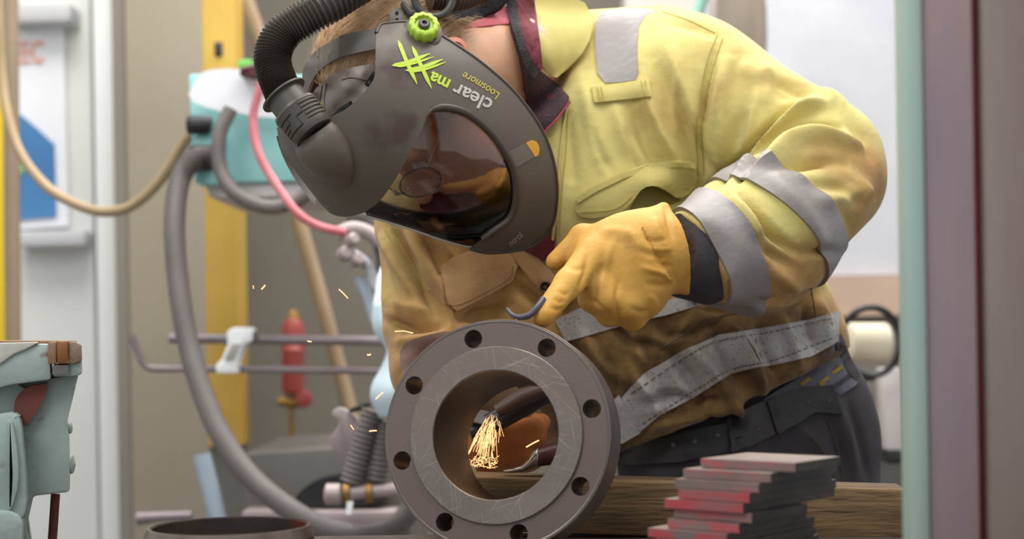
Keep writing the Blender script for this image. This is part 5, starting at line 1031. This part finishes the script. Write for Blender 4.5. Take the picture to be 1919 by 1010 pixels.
# small forked steel tool under the pointing finger
fk = thing('forked_tool', P(980, 590, 2.02), 'small forked steel tool under the pointing finger on flange', 'tool')
tube('prong', ppath([(950, 578, 2.04), (960, 590, 2.035), (975, 594, 2.03), (992, 590, 2.03), (1008, 574, 2.035), (1018, 560, 2.045)], 20), [0.0020 + 0.0024 * min(1, i / 10) for i in range(20)], mat('tool_blue', (98, 94, 102), (76, 73, 82), 20, 0.4, 0.3), fk, 10)
tube('pin', [P(966, 590, 2.035), P(970, 603, 2.03)], 0.0022, m_rail, fk, 8)

m_spark = emit('spark_glow', (1.0, 0.50, 0.20, 1), 2.0); m_spark2 = emit('spark_hot', (1.0, 0.42, 0.16, 1), 3.0)
SVs = MB()
for k in range(115):
    x0 = rng.normal(922, 6); y0 = rng.uniform(766, 800); dx = rng.normal(-16, 15); y1 = rng.uniform(830, 878); dep = 2.2 + rng.normal(0, 0.015); b0 = rng.uniform(0.0, 0.75); b1 = min(1, b0 + rng.uniform(0.15, 0.6))
    pts = []
    for i in range(5):
        t = b0 + (b1 - b0) * i / 4; pts.append(P(x0 + dx * t ** 0.8 + rng.normal(0, 0.3), y0 + (y1 - y0) * t, dep))
    SVs.add(*tube_data(pts, rng.uniform(0.0002, 0.0004), 4))
for k in range(60):
    x0 = rng.uniform(875, 930); y0 = rng.uniform(858, 879); a = rng.uniform(-math.pi, 0); l = rng.uniform(4, 18); dep = 2.16 + rng.normal(0, 0.015)
    SVs.add(*tube_data([P(x0, y0, dep), P(x0 + l * math.cos(a) * 0.6, y0 + l * math.sin(a) * 0.6, dep), P(x0 + l * math.cos(a), y0 + l * math.sin(a) + 1, dep)], rng.uniform(0.0002, 0.0005), 4))
so = SVs.build('spark_shower', m_spark, None, False); tag(so, 'shower of orange grinding sparks falling inside the flange bore', 'sparks', kind='stuff')
SP = [([(635, 542), (643, 549), (652, 559)], 0.0007, 'diagonal spark streak in the air between rails and visor'), ([(490, 542), (494, 538), (497, 534)], 0.0009, 'small spark floating before the grey wall right of yellow post'), ([(474, 535), (475, 538), (475, 541)], 0.0006, 'tiny dim spark furthest left in the air'),
      ([(740, 621), (756, 620), (774, 624)], 0.0007, 'bright spark streak against the right sleeve'), ([(688, 665), (692, 665), (695, 664)], 0.0010, 'round spark dot between the two steel rails'), ([(576, 639), (580, 640), (584, 640)], 0.0008, 'spark dot on the upper steel rail'),
      ([(704, 748), (711, 741), (718, 735)], 0.0008, 'rising spark streak in front of the pale funnel'), ([(657, 796), (660, 801), (663, 805)], 0.0006, 'dim spark above the coil springs'), ([(692, 808), (699, 807), (706, 807)], 0.0009, 'bright horizontal spark before the coil springs'), ([(986, 838), (998, 831), (1010, 825)], 0.0009, 'pink spark streak crossing the brown glove in the bore')]
for pts, r, lab in SP:
    tag(tube('spark', [P(x, y, 2.12 if pts[0][0] > 900 else 2.16) for x, y in pts], r, m_spark2, None, 6), lab, 'spark', 'loose sparks in the air')
